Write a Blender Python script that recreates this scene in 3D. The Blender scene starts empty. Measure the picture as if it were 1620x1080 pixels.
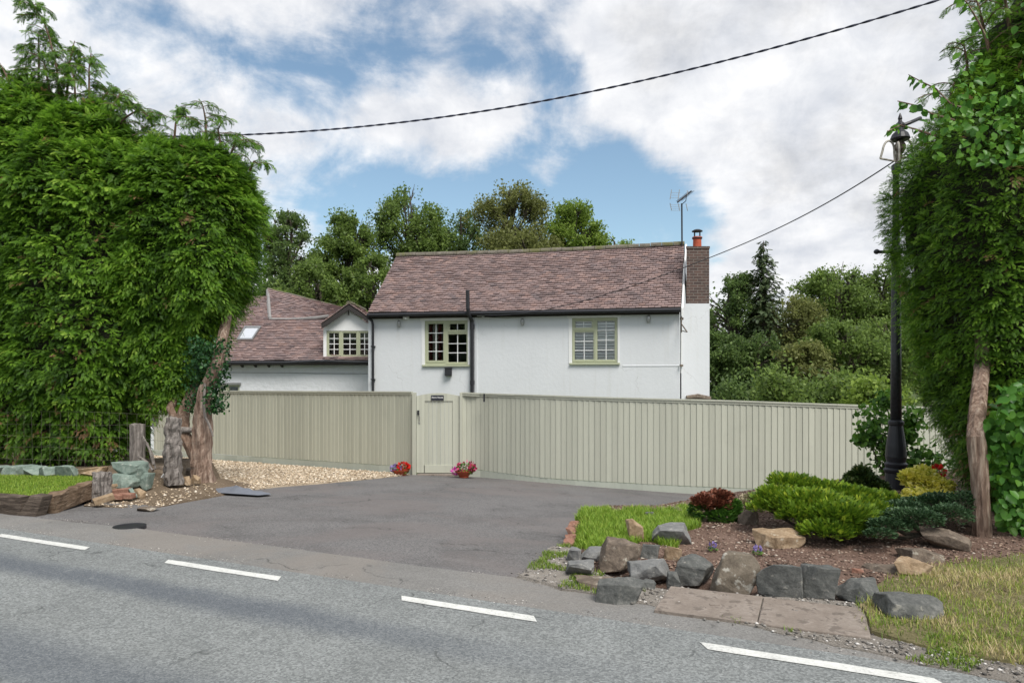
import bpy, bmesh, math, random
import numpy as np
from mathutils import Vector, Matrix, noise
from mathutils.geometry import delaunay_2d_cdt

S = bpy.context.scene
COL = S.collection
R = math.radians
random.seed(7)
rng = np.random.default_rng(7)

# ---------------------------------------------------------------- camera
F = 1125.0          # focal length in photo pixels
HC = 1.45           # lens height
cam_d = bpy.data.cameras.new('camera')
cam = bpy.data.objects.new('camera', cam_d)
COL.objects.link(cam)
cam.location = (0, 0, HC)
cam.rotation_euler = (R(90), 0, 0)
cam_d.sensor_width = 36
cam_d.lens = F / 1620 * 36
cam_d.shift_y = 60 / 1620
cam_d.clip_start = 0.05
cam_d.clip_end = 3000
S.camera = cam

S.view_settings.view_transform = 'Standard'
S.view_settings.look = 'None'
S.view_settings.gamma = 1
S.view_settings.exposure = 1.0

SUN_DIR = Vector((0.34, -0.55, 0.95)).normalized()   # towards the sun
sun_d = bpy.data.lights.new('sun', 'SUN')
sun_d.energy = 2.0
sun_d.angle = R(28)
sun_d.color = (1.0, 0.96, 0.9)
sun = bpy.data.objects.new('sun', sun_d)
COL.objects.link(sun)
sun.rotation_euler = SUN_DIR.to_track_quat('Z', 'Y').to_euler()
sun.location = (5, -5, 20)

# ---------------------------------------------------------------- sky
world = bpy.data.worlds.new('World')
S.world = world
world.use_nodes = True
wt = world.node_tree
for n in list(wt.nodes):
    wt.nodes.remove(n)
def wn(t, **kw):
    n = wt.nodes.new(t)
    for k, v in kw.items():
        setattr(n, k, v)
    return n
def wl(a, b): wt.links.new(a, b)
def wmath(op, a, b=None, c=None):
    n = wn('ShaderNodeMath', operation=op)
    for i, q in enumerate((a, b, c)):
        if q is None: continue
        if isinstance(q, (int, float)): n.inputs[i].default_value = q
        else: wl(q, n.inputs[i])
    return n.outputs[0]
tc = wn('ShaderNodeTexCoord')
sky = wn('ShaderNodeTexSky', sky_type='NISHITA')
sky.sun_disc = False
sky.sun_elevation = math.asin(SUN_DIR.z)
sky.sun_rotation = math.atan2(SUN_DIR.x, SUN_DIR.y)
sky.air_density = 1.0
sky.dust_density = 1.0
sky.ozone_density = 1.5
sep = wn('ShaderNodeSeparateXYZ')
wl(tc.outputs['Generated'], sep.inputs[0])
den = wmath('ADD', wmath('MAXIMUM', sep.outputs['Z'], 0.0), 0.22)
cx = wmath('DIVIDE', sep.outputs['X'], den)
cy = wmath('DIVIDE', sep.outputs['Y'], den)
comb = wn('ShaderNodeCombineXYZ')
wl(cx, comb.inputs[0]); wl(cy, comb.inputs[1]); comb.inputs[2].default_value = 3.3
def wnoise(vec, scale, detail, rough, dist=0.0, w=None):
    n = wn('ShaderNodeTexNoise')
    n.inputs['Scale'].default_value = scale
    n.inputs['Detail'].default_value = detail
    n.inputs['Roughness'].default_value = rough
    n.inputs['Distortion'].default_value = dist
    wl(vec, n.inputs['Vector'])
    return n.outputs['Fac']
n1 = wnoise(comb.outputs[0], 2.1, 10, 0.60, 0.35)
n2 = wnoise(tc.outputs['Generated'], 7.0, 9, 0.62, 0.5)
def pxdir(x, y):
    return Vector(((x - 810) / F, 1, (600 - y) / F)).normalized()
n5 = wnoise(tc.outputs['Generated'], 26.0, 6, 0.6, 0.3)
dens = wmath('ADD', wmath('ADD', wmath('MULTIPLY', n1, 0.85), wmath('MULTIPLY', n2, 0.42)), wmath('MULTIPLY', wmath('SUBTRACT', n5, .5), .16))
# where the sky of the place is open (negative) or closed (positive): direction, radius, weight
BL = [((840, 95), .085, -.19), ((900, 130), .06, -.15), ((760, 75), .05, -.09), ((480, 90), .11, -.16), ((590, 95), .09, -.14),
      ((500, 300), .14, -.09), ((640, 215), .10, .13), ((755, 235), .08, .13), ((880, 345), .20, -.27), ((1010, 330), .12, -.24), ((700, 330), .15, -.2),
      ((1000, 275), .10, -.16), ((1130, 360), .08, -.1), ((400, 235), .12, -.08), ((850, 275), .05, .12), ((1090, 290), .09, -.06), ((1250, 395), .12, -.04),
      ((570, 165), .09, .08), ((180, 120), .30, .08), ((330, 60), .08, -.08), ((60, 60), .2, -.05), ((1270, 130), .34, .30), ((1010, 160), .16, .12), ((700, 205), .08, .10), ((880, 262), .07, .13), ((1290, 330), .16, .06),
      ((470, 345), .10, .02), ((560, 305), .14, -.08), ((1085, 330), .08, -.08), ((-300, 300), .5, .2), ((1900, 300), .5, .2), ((1010, 40), .12, .12), ((100, 260), .2, .05)]
for (p, r, w) in BL:
    d = pxdir(*p)
    vm = wn('ShaderNodeVectorMath', operation='DISTANCE')
    wl(tc.outputs['Generated'], vm.inputs[0]); vm.inputs[1].default_value = d
    mr = wn('ShaderNodeMapRange', interpolation_type='SMOOTHSTEP')
    wl(vm.outputs['Value'], mr.inputs['Value'])
    mr.inputs['From Min'].default_value = 0; mr.inputs['From Max'].default_value = r
    mr.inputs['To Min'].default_value = w; mr.inputs['To Max'].default_value = 0
    dens = wmath('ADD', dens, mr.outputs[0])
mr = wn('ShaderNodeMapRange', interpolation_type='SMOOTHSTEP')
wl(dens, mr.inputs['Value'])
mr.inputs['From Min'].default_value = 0.475; mr.inputs['From Max'].default_value = 0.725
cover = mr.outputs[0]
# cloud brightness: thick parts greyer, edges white
n3 = wnoise(comb.outputs[0], 3.2, 7, 0.55, 0.1)
n4 = wnoise(tc.outputs['Generated'], 13.0, 9, 0.65, 0.4)
n3 = wmath('ADD', wmath('MULTIPLY', n3, .6), wmath('MULTIPLY', n4, .4))
mrb = wn('ShaderNodeMapRange'); wl(n3, mrb.inputs['Value'])
mrb.inputs['From Min'].default_value = 0.38; mrb.inputs['From Max'].default_value = 0.62
cr = wn('ShaderNodeValToRGB'); wl(mrb.outputs[0], cr.inputs[0])
e = cr.color_ramp.elements
e[0].position = 0; e[0].color = (4.0, 4.2, 4.6, 1)
e[1].position = 1; e[1].color = (6.3, 6.3, 6.35, 1)
thick = wn('ShaderNodeMapRange', interpolation_type='SMOOTHSTEP'); wl(dens, thick.inputs['Value'])
thick.inputs['From Min'].default_value = 0.82; thick.inputs['From Max'].default_value = 1.05
thick.inputs['To Min'].default_value = 1.0; thick.inputs['To Max'].default_value = 0.80
mul = wn('ShaderNodeVectorMath', operation='SCALE'); wl(cr.outputs[0], mul.inputs[0]); wl(thick.outputs[0], mul.inputs['Scale'])
skys = wn('ShaderNodeVectorMath', operation='MULTIPLY'); wl(sky.outputs[0], skys.inputs[0])
skys.inputs[1].default_value = (1.0, 1.02, .92)
mix = wn('ShaderNodeMix', data_type='RGBA')
wl(cover, mix.inputs['Factor']); wl(skys.outputs[0], mix.inputs['A']); wl(mul.outputs[0], mix.inputs['B'])
bg = wn('ShaderNodeBackground'); bg.inputs['Strength'].default_value = 0.085
wl(mix.outputs['Result'], bg.inputs['Color'])
wo = wn('ShaderNodeOutputWorld'); wl(bg.outputs[0], wo.inputs[0])

# ================================================================ helpers
def tag(o, label=None, cat=None, group=None, kind=None):
    if label: o['label'] = label
    if cat: o['category'] = cat
    if group: o['group'] = group
    if kind: o['kind'] = kind
    return o

def empty(name, loc=(0, 0, 0), label=None, cat=None, group=None):
    o = bpy.data.objects.new(name, None)
    o.empty_display_size = 0.2
    COL.objects.link(o)
    o.location = loc
    tag(o, label, cat, group)
    return o

def rootloc(p):
    v = Vector(p.location)
    while p.parent: p = p.parent; v += Vector(p.location)
    return v

class MB:
    """collects geometry in world space; build() links ONE mesh object"""
    def __init__(s): s.v = []; s.f = []; s.t = []
    def add(s, vs, fs, t=None):
        n = len(s.v)
        s.v += [tuple(p) for p in vs]
        s.f += [tuple(i + n for i in f) for f in fs]
        tt = random.random() if t is None else t
        s.t += [tt] * len(fs)
        return s
    def box(s, c, size, M=None, t=None):
        x, y, z = (q / 2 for q in size)
        vs = [Vector((a, b, d)) for a in (-x, x) for b in (-y, y) for d in (-z, z)]
        if M is not None: vs = [M @ p for p in vs]
        c = Vector(c); vs = [p + c for p in vs]
        return s.add(vs, [(0,1,3,2),(4,6,7,5),(0,4,5,1),(2,3,7,6),(0,2,6,4),(1,5,7,3)], t)
    def hexa(s, p, t=None):
        """p: 8 points, bottom loop 0-3, top loop 4-7"""
        return s.add(p, [(3,2,1,0),(4,5,6,7),(0,1,5,4),(1,2,6,5),(2,3,7,6),(3,0,4,7)], t)
    def tube(s, pts, rad, n=8, cap=True, t=None):
        pts = [Vector(p) for p in pts]
        if not hasattr(rad, '__len__'): rad = [rad] * len(pts)
        vs = []; fs = []
        ref = None
        for i, p in enumerate(pts):
            a = pts[max(i - 1, 0)]; b = pts[min(i + 1, len(pts) - 1)]
            d = (b - a).normalized()
            if ref is None:
                ref = d.orthogonal().normalized()
            else:
                ref = (ref - d * ref.dot(d)).normalized()
            q = d.cross(ref)
            for k in range(n):
                an = 2 * math.pi * k / n
                vs.append(p + (ref * math.cos(an) + q * math.sin(an)) * rad[i])
        for i in range(len(pts) - 1):
            for k in range(n):
                fs.append((i*n + k, i*n + (k+1) % n, (i+1)*n + (k+1) % n, (i+1)*n + k))
        if cap:
            fs.append(tuple(range(n))[::-1]); fs.append(tuple((len(pts)-1)*n + k for k in range(n)))
        return s.add(vs, fs, t)
    def lathe(s, base, prof, n=20, t=None):
        base = Vector(base)
        vs = []; fs = []
        for (r, z) in prof:
            for k in range(n):
                an = 2 * math.pi * k / n
                vs.append(base + Vector((math.cos(an) * r, math.sin(an) * r, z)))
        for i in range(len(prof) - 1):
            for k in range(n):
                fs.append((i*n + k, i*n + (k+1) % n, (i+1)*n + (k+1) % n, (i+1)*n + k))
        fs.append(tuple(range(n))[::-1]); fs.append(tuple((len(prof)-1)*n + k for k in range(n)))
        return s.add(vs, fs, t)
    def prism(s, poly, d, t=None):
        """poly: 3-D polygon extruded by vector d"""
        n = len(poly); poly = [Vector(p) for p in poly]; d = Vector(d)
        vs = poly + [p + d for p in poly]
        fs = [tuple(range(n))[::-1], tuple(range(n, 2*n))] + [(i, (i+1) % n, n + (i+1) % n, n + i) for i in range(n)]
        return s.add(vs, fs, t)
    def build(s, name, m, parent=None, smooth=False, origin=None, bevel=0):
        me = bpy.data.meshes.new(name)
        o = bpy.data.objects.new(name, me)
        org = Vector((0, 0, 0))
        if parent is not None:
            org = rootloc(parent)
        elif origin is not None: org = Vector(origin)
        elif s.v:
            a = np.array(s.v); lo = a.min(0); hi = a.max(0)
            org = Vector(((lo[0]+hi[0])/2, (lo[1]+hi[1])/2, lo[2]))
        me.from_pydata([(p[0]-org.x, p[1]-org.y, p[2]-org.z) for p in s.v], [], s.f)
        at = me.attributes.new('tint', 'FLOAT', 'FACE')
        at.data.foreach_set('value', np.array(s.t, dtype=np.float32))
        me.update()
        bm = bmesh.new(); bm.from_mesh(me)
        bmesh.ops.recalc_face_normals(bm, faces=bm.faces)
        bm.to_mesh(me); bm.free()
        if smooth:
            me.polygons.foreach_set('use_smooth', np.ones(len(me.polygons), dtype=bool))
        me.materials.append(m)
        COL.objects.link(o)
        if bevel:
            md = o.modifiers.new('bevel', 'BEVEL'); md.width = bevel; md.segments = 2; md.limit_method = 'ANGLE'
        if parent is not None:
            o.parent = parent
            # parts keep the thing's origin
            o.location = (0, 0, 0)
        else: o.location = org
        return o

def np_mesh(name, V, Fc, tint, m, parent=None, origin=None, smooth=False):
    """V (n,3) float, Fc (m,k) int, tint (m,) float"""
    me = bpy.data.meshes.new(name)
    org = np.zeros(3)
    if parent is not None: org = np.array(rootloc(parent))
    elif origin is not None: org = np.array(origin, dtype=float)
    V = np.asarray(V, dtype=np.float64) - org
    k = Fc.shape[1]
    me.vertices.add(len(V)); me.vertices.foreach_set('co', V.astype(np.float32).ravel())
    me.loops.add(Fc.size); me.loops.foreach_set('vertex_index', Fc.astype(np.int32).ravel())
    me.polygons.add(len(Fc)); me.polygons.foreach_set('loop_start', np.arange(0, Fc.size, k, dtype=np.int32))
    me.polygons.foreach_set('loop_total', np.full(len(Fc), k, dtype=np.int32))
    me.update(calc_edges=True)
    at = me.attributes.new('tint', 'FLOAT', 'FACE')
    at.data.foreach_set('value', np.asarray(tint, dtype=np.float32))
    if smooth: me.polygons.foreach_set('use_smooth', np.ones(len(Fc), dtype=bool))
    me.materials.append(m)
    o = bpy.data.objects.new(name, me)
    COL.objects.link(o)
    if parent is not None: o.parent = parent
    else: o.location = org
    return o

def W(x, y, Z):
    return Vector(((x - 810) / F * Z, Z, HC + (600 - y) / F * Z))

def G(x, y):
    """drive / natural ground height"""
    v = .427 * x + .904 * y
    vv = max(0.0, min(v, 17.0) - 4.65)
    k = min(1, vv / 2)
    return -0.072 * vv - 0.02 * max(min(x, 8), 0) * k

def VU(x, y): return .427 * x + .904 * y, .904 * x - .427 * y   # across, along the road
def PV(v, u): return .904 * u + .427 * v, .904 * v - .427 * u

def GP(x, y, zf=G):
    """point where the sight line through photo pixel meets a ground surface"""
    dy = (y - 600) / F
    Z = 8.0
    for _ in range(40):
        X = (x - 810) / F * Z
        Zn = (HC - zf(X, Z)) / dy
        Z = Z * .4 + Zn * .6
    return Vector(((x - 810) / F * Z, Z, zf((x - 810) / F * Z, Z)))

# ---------------------------------------------------------------- materials
def nodes(name):
    m = bpy.data.materials.new(name); m.use_nodes = True
    t = m.node_tree
    p = t.nodes['Principled BSDF']
    return m, t, p
def N(t, typ, **kw):
    n = t.nodes.new(typ)
    for k, v in kw.items(): setattr(n, k, v)
    return n
def noise_n(t, vec, scale, detail=6, rough=.6, dist=0):
    n = N(t, 'ShaderNodeTexNoise')
    n.inputs['Scale'].default_value = scale; n.inputs['Detail'].default_value = detail
    n.inputs['Roughness'].default_value = rough; n.inputs['Distortion'].default_value = dist
    if vec is not None: t.links.new(vec, n.inputs['Vector'])
    return n.outputs['Fac']
def ramp(t, fac, stops):
    r = N(t, 'ShaderNodeValToRGB')
    t.links.new(fac, r.inputs[0])
    el = r.color_ramp.elements
    while len(el) < len(stops): el.new(0.5)
    for q, (pos, c) in zip(el, stops):
        q.position = pos; q.color = (*c, 1) if len(c) == 3 else c
    return r.outputs[0]
def mixc(t, fac, a, b, blend='MIX'):
    m = N(t, 'ShaderNodeMix', data_type='RGBA', blend_type=blend)
    for key, q in (('Factor', fac), ('A', a), ('B', b)):
        if isinstance(q, (int, float)): m.inputs[key].default_value = q
        elif isinstance(q, tuple): m.inputs[key].default_value = (*q, 1)
        else: t.links.new(q, m.inputs[key])
    return m.outputs['Result']
def tmath(t, op, a, b=None):
    n = N(t, 'ShaderNodeMath', operation=op)
    for i, q in enumerate((a, b)):
        if q is None: continue
        if isinstance(q, (int, float)): n.inputs[i].default_value = q
        else: t.links.new(q, n.inputs[i])
    return n.outputs[0]
def maprange(t, v, a, b, c=0, d=1, smooth=True):
    n = N(t, 'ShaderNodeMapRange', interpolation_type='SMOOTHSTEP' if smooth else 'LINEAR')
    t.links.new(v, n.inputs['Value'])
    for k, q in (('From Min', a), ('From Max', b), ('To Min', c), ('To Max', d)): n.inputs[k].default_value = q
    return n.outputs[0]
def bump(t, p, h, strength=.5, dist=.01):
    b = N(t, 'ShaderNodeBump')
    b.inputs['Strength'].default_value = strength; b.inputs['Distance'].default_value = dist
    t.links.new(h, b.inputs['Height']); t.links.new(b.outputs[0], p.inputs['Normal'])
def objvec(t): return N(t, 'ShaderNodeTexCoord').outputs['Object']
def worldvec(t): return N(t, 'ShaderNodeNewGeometry').outputs['Position']
def tintattr(t):
    a = N(t, 'ShaderNodeAttribute', attribute_name='tint'); return a.outputs['Fac']

def simple(name, col, rough=.6, metal=0.0, var=.12, scale=6, bs=0.0, bscale=60, spec=.4):
    m, t, p = nodes(name)
    v = objvec(t)
    n = noise_n(t, v, scale, 8, .65)
    c1 = tuple(q * (1 - var) for q in col); c2 = tuple(min(1, q * (1 + var)) for q in col)
    t.links.new(ramp(t, n, [(.3, c1), (.7, c2)]), p.inputs['Base Color'])
    p.inputs['Roughness'].default_value = rough; p.inputs['Metallic'].default_value = metal
    p.inputs['Specular IOR Level'].default_value = spec
    if bs: bump(t, p, noise_n(t, v, bscale, 6, .6), bs)
    return m

def leafmat(name, stops, transl=.3, rough=.5):
    """colour of each leaf comes from its own random tint"""
    m, t, p = nodes(name)
    a = tintattr(t)
    c = ramp(t, a, stops)
    t.links.new(c, p.inputs['Base Color'])
    p.inputs['Roughness'].default_value = rough
    p.inputs['Specular IOR Level'].default_value = .3
    tr = N(t, 'ShaderNodeBsdfTranslucent'); t.links.new(c, tr.inputs['Color'])
    mx = N(t, 'ShaderNodeMixShader'); mx.inputs[0].default_value = transl
    t.links.new(p.outputs[0], mx.inputs[1]); t.links.new(tr.outputs[0], mx.inputs[2])
    t.links.new(mx.outputs[0], t.nodes['Material Output'].inputs[0])
    return m

M = {}
def asphalt(name, dark, light, grain=140, rough=.85, streak=False, patchy=.25, warm=None):
    m, t, p = nodes(name)
    v = worldvec(t)
    n = noise_n(t, v, grain, 3, .7)
    vo = N(t, 'ShaderNodeTexVoronoi'); vo.inputs['Scale'].default_value = grain * .75; t.links.new(v, vo.inputs['Vector'])
    vosep = N(t, 'ShaderNodeSeparateColor'); t.links.new(vo.outputs['Color'], vosep.inputs[0])
    sp = tmath(t, 'ADD', tmath(t, 'MULTIPLY', n, .55), tmath(t, 'MULTIPLY', vosep.outputs[0], .45))
    c = ramp(t, sp, [(.26, dark), (.55, tuple((a+b)/2 for a, b in zip(dark, light))), (.80, light)])
    big = noise_n(t, v, 1.1, 8, .62, .4)
    c = mixc(t, maprange(t, big, .38, .66, 0, patchy), c, tuple(q * .62 for q in dark))
    if warm:
        wz = noise_n(t, v, .55, 6, .6, .6)
        c = mixc(t, maprange(t, wz, .45, .62, 0, .55), c, warm)
    if streak:
        dt = N(t, 'ShaderNodeVectorMath', operation='DOT_PRODUCT'); t.links.new(v, dt.inputs[0]); dt.inputs[1].default_value = (.427, .904, 0)
        wob = noise_n(t, v, .9, 4, .5)
        vv = tmath(t, 'ADD', dt.outputs['Value'], tmath(t, 'MULTIPLY', tmath(t, 'SUBTRACT', wob, .5), .25))
        for c0, wd, st in ((3.38, .26, .75), (2.25, .4, .6)):
            dd = tmath(t, 'ABSOLUTE', tmath(t, 'SUBTRACT', vv, c0))
            fac = maprange(t, dd, wd * .15, wd, st, 0)
            sx = N(t, 'ShaderNodeSeparateXYZ'); t.links.new(v, sx.inputs[0])
            fade = maprange(t, sx.outputs[0], -1.6, .9 if c0 > 3 else -.8, 1, .12)
            spk = maprange(t, n, .35, .7, 1.0, .45)
            fac = tmath(t, 'MULTIPLY', tmath(t, 'MULTIPLY', fac, fade), spk)
            c = mixc(t, fac, c, (.055, .066, .088))
    cr_ = N(t, 'ShaderNodeTexVoronoi', feature='DISTANCE_TO_EDGE'); cr_.inputs['Scale'].default_value = .6
    wv_ = N(t, 'ShaderNodeVectorMath', operation='ADD'); nc_ = N(t, 'ShaderNodeTexNoise'); nc_.inputs['Scale'].default_value = 1.8; nc_.inputs['Detail'].default_value = 8; t.links.new(v, nc_.inputs['Vector']); t.links.new(v, wv_.inputs[0]); t.links.new(nc_.outputs['Color'], wv_.inputs[1]); t.links.new(wv_.outputs[0], cr_.inputs['Vector'])
    c = mixc(t, tmath(t, 'MULTIPLY', maprange(t, cr_.outputs['Distance'], .0, .010, .7, 0), maprange(t, big, .50, .56)), c, tuple(q * .45 for q in dark))
    pt_ = noise_n(t, v, 4.5, 8, .75, .3)
    c = mixc(t, maprange(t, pt_, .58, .66, 0, .35), c, tuple(q * .8 for q in light))
    c = mixc(t, maprange(t, pt_, .40, .33, 0, .4), c, dark)
    t.links.new(c, p.inputs['Base Color'])
    p.inputs['Roughness'].default_value = rough; p.inputs['Specular IOR Level'].default_value = .25
    bump(t, p, sp, .6, .006)
    return m
M['road'] = asphalt('road_tarmac', (.122, .129, .127), (.305, .318, .31), 120, .8, True, .22)
M['drive'] = asphalt('drive_tarmac', (.092, .088, .087), (.228, .219, .214), 120, .9, False, .35, (.165, .145, .138))
M['strip'] = asphalt('patch_tarmac', (.15, .146, .138), (.26, .252, .238), 170, .9, False, .3, (.22, .195, .17))

def soilmat(name, stops, sc=60, bs=1.0, bd=.02, big=None):
    m, t, p = nodes(name)
    v = worldvec(t)
    n = noise_n(t, v, sc, 8, .75)
    n2 = noise_n(t, v, 3, 6, .6)
    f = tmath(t, 'ADD', tmath(t, 'MULTIPLY', n, .7), tmath(t, 'MULTIPLY', n2, .3))
    c = ramp(t, f, stops)
    if big:
        c = mixc(t, maprange(t, noise_n(t, v, 1.6, 6, .7), .45, .6), c, big)
    t.links.new(c, p.inputs['Base Color'])
    p.inputs['Roughness'].default_value = .95; p.inputs['Specular IOR Level'].default_value = .15
    bump(t, p, n, bs, bd)
    return m
M['soil'] = soilmat('bark_soil', [(.3, (.07, .045, .032)), (.5, (.17, .11, .085)), (.7, (.30, .215, .17))], 60)
M['earth'] = soilmat('stony_earth', [(.3, (.07, .05, .033)), (.5, (.16, .118, .08)), (.7, (.33, .27, .2))], 45)
M['gritty'] = soilmat('gritty_edge', [(.3, (.12, .105, .09)), (.5, (.29, .26, .225)), (.68, (.52, .47, .42))], 110)
M['gravelbase'] = soilmat('gravel_base', [(.3, (.22, .17, .115)), (.5, (.40, .32, .23)), (.7, (.56, .47, .36))], 55)
M['turfbase'] = soilmat('turf_base', [(.3, (.07, .07, .028)), (.5, (.17, .15, .075)), (.7, (.34, .27, .16))], 40)
M['field'] = soilmat('field_ground', [(.3, (.035, .05, .015)), (.5, (.06, .085, .025)), (.7, (.1, .12, .04))], 8)

def woodpaint(name, col, var=.06, streaks=.15):
    m, t, p = nodes(name)
    v = worldvec(t)
    mp = N(t, 'ShaderNodeMapping'); mp.inputs['Scale'].default_value = (18, 18, 1.1); t.links.new(v, mp.inputs[0])
    n = noise_n(t, mp.outputs[0], 1.0, 7, .6)
    a = tintattr(t)
    f = tmath(t, 'ADD', tmath(t, 'MULTIPLY', n, .6), tmath(t, 'MULTIPLY', a, .4))
    c = ramp(t, f, [(.2, tuple(q * (1 - streaks) for q in col)), (.8, tuple(q * (1 + var) for q in col))])
    dirt = noise_n(t, v, 2.2, 7, .7)
    c = mixc(t, maprange(t, dirt, .52, .75, 0, .25), c, tuple(q * .72 for q in col))
    t.links.new(c, p.inputs['Base Color']); p.inputs['Roughness'].default_value = .75
    p.inputs['Specular IOR Level'].default_value = .25
    bump(t, p, n, .35, .004)
    return m
M['sage'] = woodpaint('sage_fence_paint', (.49, .495, .41))
M['sageb'] = woodpaint('sage_board_paint', (.455, .48, .41))
M['sagewin'] = simple('sage_window_paint', (.44, .46, .32), .5, 0, .04)
M['white'] = simple('white_paint', (.80, .80, .79), .5, 0, .03)
M['black'] = simple('black_plastic', (.022, .022, .026), .45, 0, .2)
M['blackwood'] = simple('black_stained_wood', (.035, .03, .028), .6, 0, .2)
M['metalgrey'] = simple('grey_metal', (.35, .35, .34), .4, .8, .1)

def render_wall(name, rough_amt, rs, col=(.70, .715, .735)):
    m, t, p = nodes(name)
    v = worldvec(t)
    n = noise_n(t, v, rs, 6, .6)
    st = noise_n(t, v, .9, 7, .65)
    c = ramp(t, st, [(.35, tuple(q * .955 for q in col)), (.65, col)])
    mp = N(t, 'ShaderNodeMapping'); mp.inputs['Scale'].default_value = (7, 7, .5); t.links.new(v, mp.inputs[0])
    sk = noise_n(t, mp.outputs[0], 1, 6, .6)
    c = mixc(t, maprange(t, sk, .54, .74, 0, .22), c, (.53, .53, .50))
    cr_ = N(t, 'ShaderNodeTexVoronoi', feature='DISTANCE_TO_EDGE'); cr_.inputs['Scale'].default_value = .55
    wv_ = N(t, 'ShaderNodeVectorMath', operation='ADD'); nc_ = N(t, 'ShaderNodeTexNoise'); nc_.inputs['Scale'].default_value = 1.6; nc_.inputs['Detail'].default_value = 6; t.links.new(v, nc_.inputs['Vector']); t.links.new(v, wv_.inputs[0]); t.links.new(nc_.outputs['Color'], wv_.inputs[1]); t.links.new(wv_.outputs[0], cr_.inputs['Vector'])
    c = mixc(t, tmath(t, 'MULTIPLY', maprange(t, cr_.outputs['Distance'], .0, .006, .45, 0), maprange(t, st, .48, .56)), c, (.36, .36, .35))
    t.links.new(c, p.inputs['Base Color']); p.inputs['Roughness'].default_value = .85
    bump(t, p, n, rough_amt, .03)
    return m
M['wall'] = render_wall('smooth_white_render', .15, 12)
M['roughwall'] = render_wall('rough_white_brickwork', .9, 7)

def tilemat(name):
    m, t, p = nodes(name)
    v = worldvec(t)
    a = tintattr(t)
    c = ramp(t, a, [(0, (.145, .12, .125)), (.3, (.225, .172, .168)), (.55, (.29, .21, .196)), (.8, (.355, .245, .215)), (1, (.43, .28, .225))])
    n = noise_n(t, v, 2.0, 8, .7)
    c = mixc(t, maprange(t, n, .46, .7, 0, .5), c, (.145, .12, .122))
    n2 = noise_n(t, v, 22, 6, .7)
    c = mixc(t, maprange(t, n2, .55, .75, 0, .45), c, (.24, .225, .2))
    c = mixc(t, maprange(t, noise_n(t, v, 35, 4, .6), .6, .72, 0, .5), c, (.04, .04, .035))
    t.links.new(c, p.inputs['Base Color']); p.inputs['Roughness'].default_value = .9
    p.inputs['Specular IOR Level'].default_value = .2
    bump(t, p, n2, .5, .01)
    return m
M['tile'] = tilemat('clay_roof_tile')
M['ridge'] = soilmat('mossy_ridge_tile', [(.3, (.07, .062, .05)), (.5, (.15, .135, .11)), (.7, (.25, .22, .18))], 14, .5, .01, (.13, .13, .06))
M['mortar'] = soilmat('grey_mortar', [(.3, (.17, .165, .16)), (.7, (.3, .29, .28))], 14, .5, .01)

def brickmat(name):
    m, t, p = nodes(name)
    v = objvec(t)
    mp = N(t, 'ShaderNodeMapping'); mp.inputs['Rotation'].default_value = (R(90), 0, 0); t.links.new(v, mp.inputs[0])
    b = N(t, 'ShaderNodeTexBrick'); t.links.new(mp.outputs[0], b.inputs['Vector'])
    b.inputs['Scale'].default_value = 1
    b.inputs['Brick Width'].default_value = .225; b.inputs['Row Height'].default_value = .075; b.inputs['Mortar Size'].default_value = .008
    b.inputs['Color1'].default_value = (.062, .04, .036, 1); b.inputs['Color2'].default_value = (.115, .068, .055, 1)
    b.inputs['Mortar'].default_value = (.2, .17, .15, 1)
    n = noise_n(t, v, 9, 8, .7)
    c = mixc(t, maprange(t, n, .45, .7, 0, .7), b.outputs['Color'], (.055, .05, .045))
    t.links.new(c, p.inputs['Base Color']); p.inputs['Roughness'].default_value = .9
    bump(t, p, b.outputs['Fac'], -.4, .01)
    return m
M['brick'] = brickmat('dark_chimney_brick')
M['terracotta'] = simple('terracotta', (.42, .085, .04), .7, 0, .2, 9)

def glassmat(name, tintc=(.012, .016, .016)):
    m, t, p = nodes(name)
    gl = N(t, 'ShaderNodeBsdfGlossy'); gl.inputs['Roughness'].default_value = .02
    tr = N(t, 'ShaderNodeBsdfTransparent'); tr.inputs['Color'].default_value = (.96, .98, .98, 1)
    fr = N(t, 'ShaderNodeFresnel'); fr.inputs['IOR'].default_value = 1.5
    mx = N(t, 'ShaderNodeMixShader')
    t.links.new(fr.outputs[0], mx.inputs[0]); t.links.new(tr.outputs[0], mx.inputs[1]); t.links.new(gl.outputs[0], mx.inputs[2])
    t.links.new(mx.outputs[0], t.nodes['Material Output'].inputs[0])
    return m
M['glass'] = glassmat('window_glass')
M['curtain'] = simple('pale_curtain', (.52, .52, .44), .8, 0, .1, 20)
M['curtainred'] = simple('red_curtain', (.16, .03, .035), .8, 0, .2, 20)
M['room'] = simple('dark_room', (.02, .022, .022), .9)  # near black stands in for the darkness of the unlit rooms
M['paint'] = None
def linepaint():
    m, t, p = nodes('road_line_paint')
    v = worldvec(t)
    n = noise_n(t, v, 60, 7, .75)
    n2_ = noise_n(t, v, 9, 6, .7)
    n = tmath(t, 'ADD', tmath(t, 'MULTIPLY', n, .6), tmath(t, 'MULTIPLY', n2_, .4))
    c = ramp(t, n, [(.36, (.25, .255, .24)), (.45, (.52, .52, .49)), (.6, (.66, .66, .625))])
    t.links.new(c, p.inputs['Base Color']); p.inputs['Roughness'].default_value = .7
    return m
M['paint'] = linepaint()

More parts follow.
